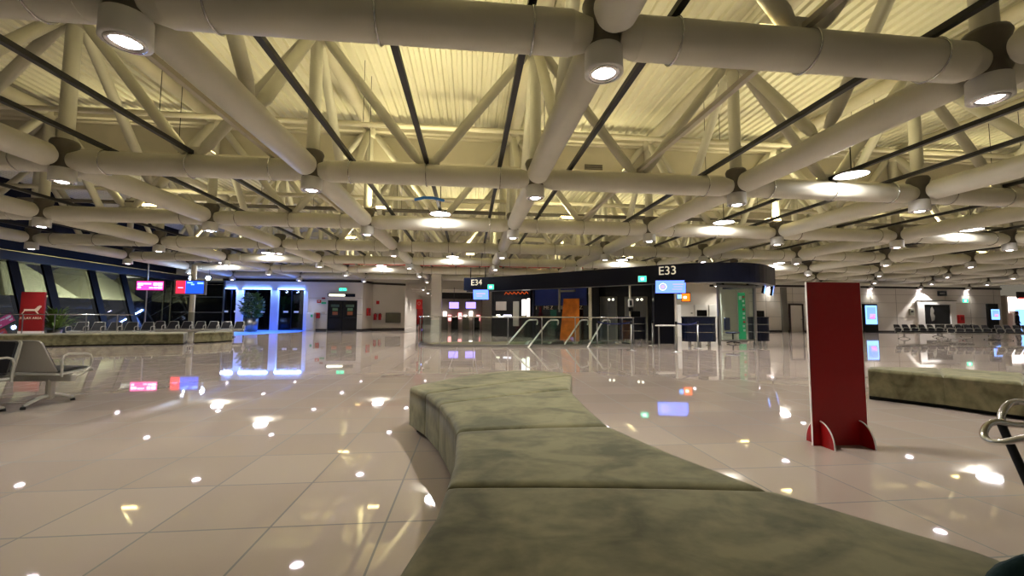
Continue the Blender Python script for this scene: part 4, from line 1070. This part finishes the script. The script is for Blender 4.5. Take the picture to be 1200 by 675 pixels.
# chair inside
p = at(859, 400, 17.4); t = thing('office_chair', 'blue office chair inside the glass cabin', 'chair', (p.x, 17.4, 0), radians(30))
MB().box((0, 0, .48), (.48, .46, .08), 0, .03).build('seat', 'blue', t); MB().box((0, .24, .86), (.46, .07, .56), 0, .03).build('backrest', 'blue', t); MB().tube((0, 0, .06), (0, 0, .45), .03, 10).build('column', 'black', t)
for k in range(5): MB().tube((0, 0, .09), (.28 * cos(k * 1.257), .28 * sin(k * 1.257), .04), .022, 8).build('leg', 'black', t)
# green banner
Y = 18.6; a, b_ = at(864.5, 343, Y), at(874.5, 395, Y); t = thing('banner', 'tall green roll-up banner with pale marks behind the glass cabin', 'banner', ((a.x + b_.x) / 2, Y, 0)); W = b_.x - a.x; H = a.z
MB().box((0, 0, H / 2 + .05), (W, .012, H - .1)).build('panel', 'green', t); MB().box((0, 0, .05), (W + .06, .16, .1), 0, .03).build('base', 'steel', t)
for k in range(9): MB().box((W * (.2 if k % 2 else .26), -.012, H - .2 - k * H * .085), (W * .3, .006, H * .045)).build('printed_mark', 'white' if k % 3 else 'redb', t)
MB().box((-W * .2, -.012, H - .25), (W * .4, .006, .18)).build('printed_mark', 'white', t)

# ================================================================== ESCALATOR WELL, RAILING
t = thing('balustrade', 'curved glass balustrade with steel handrail round the escalator well', 'railing', (2.4, 17, 0)); o2 = Vector((2.4, 17, 0))
front = [Vector((6.45, 17.2)), Vector((6.45, 15.95)), Vector((6.2, 15.62)), Vector((4.2, 15.60)), Vector((2.1, 15.60))] + [Vector((-.35 + 1.7 * cos(a), 17.35 + 1.75 * sin(a))) for a in [pi * 1.5 - pi * .62 * k / 9 for k in range(10)]]
path = [Vector((p.x, p.y, 0)) - o2 for p in front]
MB().sweep([p + Vector((0, 0, 1.115)) for p in path], .026, 10).build('handrail', 'chrome', t)
b = MB(); n = len(path)
for p, q_ in zip(path, path[1:]): b.prism([p, q_, q_ + Vector((0, 0, .09)), p + Vector((0, 0, .09))], (0, .07, 0))
b.build('kerb', 'steel', t)
L = [0.]
for p, q_ in zip(path, path[1:]): L.append(L[-1] + (q_ - p).length)
def along(d):
    for i in range(n - 1):
        if L[i] <= d <= L[i + 1] + 1e-9: return path[i].lerp(path[i + 1], (d - L[i]) / (L[i + 1] - L[i]))
    return path[-1]
NP = 9
for k in range(NP + 1):
    p = along(L[-1] * k / NP); MB().box((p.x, p.y, .56), (.03, .05, 1.08)).build('post', 'steel', t)
    if k < NP:
        b = MB(); seg = [along(L[-1] * (k + u / 5) / NP) for u in range(6)]
        for p, q_ in zip(seg, seg[1:]): b.quad(p + Vector((0, 0, .1)), q_ + Vector((0, 0, .1)), q_ + Vector((0, 0, 1.0)), p + Vector((0, 0, 1.0)))
        b.build('glass_panel', 'glassc', t)
b = MB(); b.prism([(.0, 0, 0), (1.6, .0, 0), (1.6, .0, .30), (.0, 0, .02)], (0, .05, 0)); o = b.build('floor_strip', 'plum', None, (-.45, 18.8, -.5)); tag(o, 'purple triangular strip on the inner wall of the escalator well', 'strip')
def escalator(label, loc, rz, w=1.0):
    """local +x leads from the well to the upper landing; newel at the origin; runs down along -x"""
    t = thing('escalator', label, 'escalator', (loc.x, loc.y, 0), rz); sl = -.60; run = 3.5; zr = 1.0
    hp_ = [Vector((.02, 0, zr - .2)), Vector((.09, 0, zr - .12)), Vector((.08, 0, zr - .03)), Vector((.0, 0, zr)), Vector((-.6, 0, zr)), Vector((-.8, 0, zr - .05)), Vector((-run, 0, zr - .05 + sl * (run - .8)))]
    for s_ in (-1, 1):
        o_ = Vector((0, s_ * w / 2, 0))
        b = MB(); b.sweep([p + o_ for p in hp_], .032, 8); hr = b.build('handrail', 'white', t)  # white colour stands in for the LED glow along the handrail
        b = MB(); b.prism([Vector((0, -.012, .1)) + o_, Vector((0, -.012, zr - .05)) + o_, Vector((-.6, -.012, zr - .05)) + o_, Vector((-.8, -.012, zr - .1)) + o_, Vector((-run, -.012, zr - .1 + sl * (run - .8))) + o_, Vector((-run, -.012, sl * (run - .8) - .05)) + o_, Vector((-.8, -.012, .0)) + o_, Vector((-.6, -.012, .1)) + o_], (0, .024, 0)); b.build('balustrade', 'glassg', t)
        b = MB(); b.prism([Vector((.4, -.09, .0)) + o_, Vector((.4, -.09, .12)) + o_, Vector((-.65, -.09, .12)) + o_, Vector((-run, -.09, .14 + sl * (run - .75))) + o_, Vector((-run, -.09, -.3 + sl * (run - .75))) + o_, Vector((-.65, -.09, -.3)) + o_, Vector((.4, -.09, -.3)) + o_], (0, .18, 0)); b.build('skirt', 'steel', t)
    b = MB()
    for k in range(8): b.box((-.75 - k * .35, 0, -.16 - k * .21), (.36, w - .18, .22))
    b.build('step_tread', 'step', t)
    b = MB(); b.box((.6, 0, -.06), (2.2, w - .18, .14)); b.build('landing_plate', 'steel', t)
    return t
RZE = atan2(.78, .62); n0 = at(640, 376, 17.75)
escalator('escalator with pale glass sides, first beyond the round end of the well', Vector((n0.x, 17.6, 0)), RZE)
escalator('escalator beside the first one, nearer the lift doors', Vector((n0.x + 2.25, 17.6, 0)), RZE)

# belt posts
pts = [(700, 406.5), (740, 411), (793, 413), (818, 408.5), (765, 405)]
words_ = ['in front of the escalator glass', 'standing alone before the lift doors', 'in front of the E33 desk', 'at the curved end of the E33 desk', 'by the small dark desk near the lifts']
G2 = [gr(x, y) for x, y in pts]
for k, g in enumerate(G2):
    t = thing('belt_post', 'slim steel queue post %s' % words_[k], 'queue post', (g.x, g.y, 0), 0, 'queue posts by the gate desks')
    MB().lathe([(0, 0), (.17, 0), (.17, .012), (.05, .03), (.03, .05), (0, .05)], n=20).build('base', 'steel', t); MB().lathe([(.028, .04), (.028, .92), (0, .92)], n=12).build('pole', 'steel', t); MB().lathe([(0, .90), (.038, .90), (.038, 1.0), (0, 1.0)], n=12).build('cassette', 'black', t)
    if k in (0, 2):
        q_ = G2[1] if k == 0 else G2[3]; e_ = q_ - g; b = MB(); n8 = 8; pr = None
        for u in range(n8):
            z = lambda v: .95 - .06 * sin(pi * v)
            p, r = e_ * (u / n8), e_ * ((u + 1) / n8); b.prism([(p.x, p.y, z(u / n8) - .025), (r.x, r.y, z((u + 1) / n8) - .025), (r.x, r.y, z((u + 1) / n8) + .025), (p.x, p.y, z(u / n8) + .025)], (0, .004, 0))
        b.build('belt', 'tape', t)
a = gr(785, 409); t = thing('gate_barrier', 'low white bar table in front of the E33 desk', 'barrier', (a.x, a.y, 0))
MB().box((-.1, 0, .84), (.75, .3, .05), 0, .01).build('top', 'white', t)
for s_ in (-1, 1): MB().tube((s_ * .3 - .1, 0, 0), (s_ * .3 - .1, 0, .82), .025, 10).build('leg', 'steel', t)

# ================================================================== FAR WALL ON THE OTHER SIDE
YR = 32.3
def wdoor(n, x0, x1, y0, Y):
    a, b_ = at(x0, y0, Y), at(x1, 387, Y); W = b_.x - a.x; H = a.z
    do = struct('door_%d' % n, MB().box(((a.x + b_.x) / 2, Y - .02, H / 2), (W, .06, H)), 'whitewall')
    b = MB()
    for s_ in (-1, 1): b.box(((a.x + b_.x) / 2 + s_ * W / 2, Y - .05, H / 2), (.12, .1, H))
    b.box(((a.x + b_.x) / 2, Y - .05, H + .04), (W + .12, .1, .12)); b.build('frame', 'brown', do)
    MB().box(((a.x + b_.x) / 2 + W * .38, Y - .08, 1.05), (.16, .05, .04)).build('handle', 'chrome', do)
wdoor(5, 899, 910.5, 358.5, 33.05); wdoor(6, 924.5, 941, 357.5, 32.2)
b = MB(); x = at(916, 380, 32.6).x; b.box((x, 32.6, 1.85), (.5, .8, 3.7)); struct('wall_right_pier', b, 'grey')
def advert(label, x0, y0, x1, y1, sx0, sy0, sx1, sy1, Y):
    a, b_ = at(x0, y0, Y), at(x1, y1, Y); c_, d_ = at(sx0, sy0, Y), at(sx1, sy1, Y); X = (a.x + b_.x) / 2
    t = thing('advert_screen', label, 'screen', (X, Y + .12, 0)); H = a.z
    MB().box((0, 0, H / 2), (b_.x - a.x, .22, H), 0, .02).build('housing', 'black', t)
    W, h = d_.x - c_.x, c_.z - d_.z; cx, cz = (c_.x + d_.x) / 2 - X, (c_.z + d_.z) / 2
    s_ = MB().box((cx, -.114, cz), (W, .012, h)).build('display', 'screenc', t)
    MB().box((cx, -.123, cz + h * .08), (W * .78, .008, h * .66)).build('picture', 'screenb', s_); MB().box((cx + W * .1, -.129, cz - h * .05), (W * .5, .006, h * .22)).build('picture', 'screenv', s_)
    b = MB(); b.prism([(cx - W * .2, -.132, cz - h * .18), (cx + W * .25, -.132, cz - h * .2), (cx + W * .3, -.132, cz + h * .02), (cx, -.132, cz - h * .06)], (0, .003, 0)); b.build('picture', 'screenp', s_)
advert('tall glowing blue advert screen right behind the big red board', 1012.5, 356, 1030, 388, 1013.8, 358, 1028.5, 380, 31.2)
advert('narrow black advert screen on the far wall near the shop entrance', 1158.5, 356, 1172.5, 390, 1161.5, 362.5, 1172, 374.5, 31.2)
a, b_ = at(1074, 352.5, YR - .1), at(1121, 386, YR - .1); c_, d_ = at(1082, 357, YR - .1), at(1114, 380, YR - .1); X = (a.x + b_.x) / 2
t = thing('framed_picture', 'large dark picture in a wide white frame on the far wall', 'picture', (X, YR - .1, 0)); H = a.z
b = MB(); b.box(((a.x + c_.x) / 2 - X, 0, H / 2), (c_.x - a.x, .16, H)); b.box(((d_.x + b_.x) / 2 - X, 0, H / 2), (b_.x - d_.x, .16, H)); b.box(((c_.x + d_.x) / 2 - X, 0, (H + c_.z) / 2), (d_.x - c_.x, .16, H - c_.z)); b.box(((c_.x + d_.x) / 2 - X, 0, d_.z / 2), (d_.x - c_.x, .16, max(.05, d_.z))); b.build('frame', 'white', t)
b = MB(); b.box((0, -.07, H + .03), (b_.x - a.x + .1, .1, .05)); b.build('frame_edge', 'black', t)
pic = MB().box(((c_.x + d_.x) / 2 - X, .02, (c_.z + d_.z) / 2), (d_.x - c_.x, .06, c_.z - d_.z)).build('picture', 'darkwall', t)
b = MB(); W, h, ox, oz = d_.x - c_.x, c_.z - d_.z, c_.x - X, d_.z
b.prism([(ox + W * u, -.018, oz + h * v) for u, v in ((.28, .15), (.38, .2), (.42, .4), (.36, .55), (.40, .7), (.32, .9), (.26, .8), (.24, .5))], (0, .006, 0)); b.build('pale_figure', 'grey', pic)
t, W, H = panel('wall_sign', 'small dark sign high on the far wall above the picture', 'sign', 1098.5, 341, 1109.5, 347, YR - .08, 'navy'); MB().box((0, 0, 0), (W, .06, H), 0, .01).build('plate', 'navy', t); MB().box((0, -.035, 0), (W * .6, .01, H * .2)).build('marking', 'grey', t)
t, W, H = panel('hose_box', 'red fire box on the far wall by the framed picture', 'fire box', 1122.5, 369, 1129.5, 379, YR - .12, 'redb'); MB().box((0, 0, 0), (W, .2, H), 0, .02).build('box', 'redb', t); MB().box((0, -.11, .05), (W * .5, .02, H * .4)).build('label_plate', 'reds', t)
t, W, H = panel('wall_panel', 'small grey control panel on the far wall beside the picture frame', 'panel', 1065.5, 362, 1071.5, 369.5, YR - .06, 'ventm'); MB().box((0, 0, 0), (W, .08, H), 0, .01).build('plate', 'ventm', t); MB().box((0, -.045, .05), (W * .5, .01, H * .3)).build('display', 'black', t)
p = at(1086, 341, 31.9); l = bpy.data.lights.new('wall_washer', 'SPOT'); l.energy = 420; l.color = (1, .95, .93); l.spot_size = radians(100); l.spot_blend = .25; l.shadow_soft_size = .06
lo = bpy.data.objects.new('wall_washer', l); COL.objects.link(lo); lo.location = (p.x, 31.75, 3.66); lo.rotation_euler = (radians(8), 0, 0)
# bright shop past the wall end
Y = 38.; x0, x1 = at(1176, 380, Y).x, at(1260, 380, Y).x; t = thing('shop', 'bright white shop at the frame edge with a black and red sign', 'shop', ((x0 + x1) / 2, Y, 0)); W = x1 - x0
MB().box((0, 2, 1.8), (W, .1, 3.6)).build('back_wall', 'shopw', t); a = at(1192, 342, Y - .5); b2 = at(1192, 350, Y - .5)
MB().box((a.x + 2.5 - t.location.x, -.5, (a.z + b2.z) / 2), (5, .2, a.z - b2.z)).build('sign', 'black', t); MB().box((a.x + 2.5 - t.location.x, -.62, b2.z), (5, .06, .12)).build('sign_strip', emis('red_strip', (255, 60, 50), 3), t)
for k in range(6):
    MB().box((-W / 2 + .4 + k * .75, 1.4, .9 + .12 * (k % 3)), (.5, .5, 1.8 + .24 * (k % 3)), 0, .02).build('shelf', ['rooms', 'white', 'shopp', 'white', 'rooms', 'screenc'][k], t)
MB().box((-W / 2, .8, 1.8), (.25, 2.4, 3.6)).build('side_wall', 'whitewall', t)
# passer-by
p = at(1193.5, 388, 31.0)
def person(loc, rz):
    t = thing('person', 'person in a dark coat walking past the shop at the frame edge', 'person', loc, rz)
    J = {'pel': (0, 0, .92), 'sp': (0, .01, 1.15), 'ch': (0, .02, 1.36), 'nk': (0, .01, 1.49), 'h0': (0, -.01, 1.57), 'h1': (0, -.02, 1.68), 'h2': (0, -.01, 1.75)}
    vs = []; es = []; rd = []
    def v(p, r): vs.append(p); rd.append(r); return len(vs) - 1
    pel = v(J['pel'], (.15, .11)); sp = v(J['sp'], (.14, .10)); ch = v(J['ch'], (.17, .11)); nk = v(J['nk'], (.055, .055)); h0 = v(J['h0'], (.075, .085)); h1 = v(J['h1'], (.08, .10)); h2 = v(J['h2'], (.05, .06))
    es += [(pel, sp), (sp, ch), (ch, nk), (nk, h0), (h0, h1), (h1, h2)]
    for s_ in (-1, 1):
        hip = v((s_ * .10, 0, .86), (.085, .085)); kn = v((s_ * .11, -.10 * s_ - .02, .48), (.06, .06)); an = v((s_ * .11, .02 - .14 * s_ + .06, .09), (.04, .04)); to = v((s_ * .12, -.14 - .14 * s_ + .06, .035), (.035, .03))
        es += [(pel, hip), (hip, kn), (kn, an), (an, to)]
        sh = v((s_ * .19, .02, 1.40), (.07, .07)); el = v((s_ * .25, .06 + .06 * s_, 1.12), (.048, .048)); wr = v((s_ * .24, -.06 + .08 * s_, .90), (.032, .032)); ha = v((s_ * .24, -.08 + .08 * s_, .82), (.03, .042))
        es += [(ch, sh), (sh, el), (el, wr), (wr, ha)]
        for fx, fy, fl in ((-.018, -.012, .07), (-.006, -.014, .08), (.006, -.014, .078), (.018, -.012, .06)):
            e = v((s_ * .24 + fx, -.08 + .08 * s_ + fy - .01, .82 - fl), (.009, .009)); es.append((ha, e))
        th_ = v((s_ * .24 - s_ * .03, -.12 + .08 * s_, .79), (.010, .010)); es.append((ha, th_))
    me = bpy.data.meshes.new('body'); me.from_pydata(vs, es, []); o = bpy.data.objects.new('body', me); COL.objects.link(o)
    sk = o.modifiers.new('skin', 'SKIN'); 
    for i, r in enumerate(rd): me.skin_vertices[0].data[i].radius = r; me.skin_vertices[0].data[i].use_root = (i == 0)
    sb = o.modifiers.new('sub', 'SUBSURF'); sb.levels = 1; sb.render_levels = 2
    dg = bpy.context.evaluated_depsgraph_get(); me2 = bpy.data.meshes.new_from_object(o.evaluated_get(dg)); bpy.data.objects.remove(o)
    me2.materials.clear(); me2.materials.append(M['skin']); me2.materials.append(M['cloth'])
    for pl in me2.polygons:
        c_ = pl.center; pl.material_index = 0 if (c_.z > 1.5 or (c_.z < .88 and abs(c_.x) > .19)) else 1; pl.use_smooth = True
    o = bpy.data.objects.new('body', me2); COL.objects.link(o); o.parent = t
    b = MB(); b.lathe([(.15, .0), (.19, .02), (.18, .30), (.19, .55), (.15, .66), (.07, .70)], (0, .015, .80), 20); b.v = [(x, .015 + (y - .015) * .72, z) for x, y, z in b.v]; b.build('coat', 'cloth', t)
    b = MB(); b.lathe([(.092, 0), (.105, .06), (.09, .12), (.05, .16), (0, .17)], (0, .015, 1.63), 16); b.build('hair', 'black', t)
    b = MB(); b.lathe([(0, 0), (.018, .006), (.012, .03), (0, .045)], (0, -.105, 1.63), 8); b.build('nose', 'skin', t)
    return t
person((p.x, 31.0, 0), radians(30))

# ================================================================== PIPES IN THE ROOF SPACE
pipes = [('red', 'thin red sprinkler pipe crossing the roof space far back', 27.15, 4.45, -9.5, 7.5, .07, 'redb'), ('pale', 'pale service pipe crossing the roof space behind the second tube row', 10.3, 5.85, -16, 26, .06, 'tube_up'),
         ('pale', 'pale service pipe, the lower of two behind the second tube row', 11.0, 5.15, -16, 26, .045, 'tube_up'),
         ('pale', 'pale service pipe crossing above the third tube row', 15.2, 5.4, -16, 26, .07, 'tube_up'), ('dark', 'dark cable tray crossing above the third tube row', 16.2, 5.2, -16, 26, .07, 'cast'), ('pale', 'pale service pipe crossing above the fourth tube row', 20.0, 5.3, -16, 30, .07, 'tube_up')]
for nm, lab, yy, z, xa, x2, r, m in pipes:
    t = thing('service_pipe', lab, 'pipe', ((xa + x2) / 2, yy, z)); L_ = (x2 - xa) / 2
    MB().tube((-L_, 0, 0), (L_, 0, 0), r, 10).build('pipe', m, t)
    for k in range(int(2 * L_ / SP)):
        x = nx(-3 + k) - t.location.x
        if abs(x) < L_: MB().tube((x + .6, 0, 0), (x + .6, 0, 7.5 - z), .008, 6).build('hanger', 'rail', t)
b = MB(); b.sweep([at(486, 234, 10.9), at(497, 231.5, 11.0), at(508, 232, 11.1), at(520, 235, 11.3)], .04, 8); o = b.build('service_pipe', mat('blue_pipe', (40, 110, 190), .5)); tag(o, 'short bent bright blue pipe in the roof space', 'pipe')

# ================================================================== WORLD, GENERAL LIGHT, VIEW
w = bpy.data.worlds.new('world'); SC.world = w; w.use_nodes = True
w.node_tree.nodes['Background'].inputs[0].default_value = (.9, .8, .62, 1); w.node_tree.nodes['Background'].inputs[1].default_value = .10
vs_ = SC.view_settings; vs_.view_transform = 'Standard'; vs_.look = 'None'; vs_.gamma = 1; vs_.use_curve_mapping = False; vs_.exposure = .95
SC.cycles.max_bounces = 8; SC.cycles.sample_clamp_indirect = 6
SC.cycles.use_denoising = True
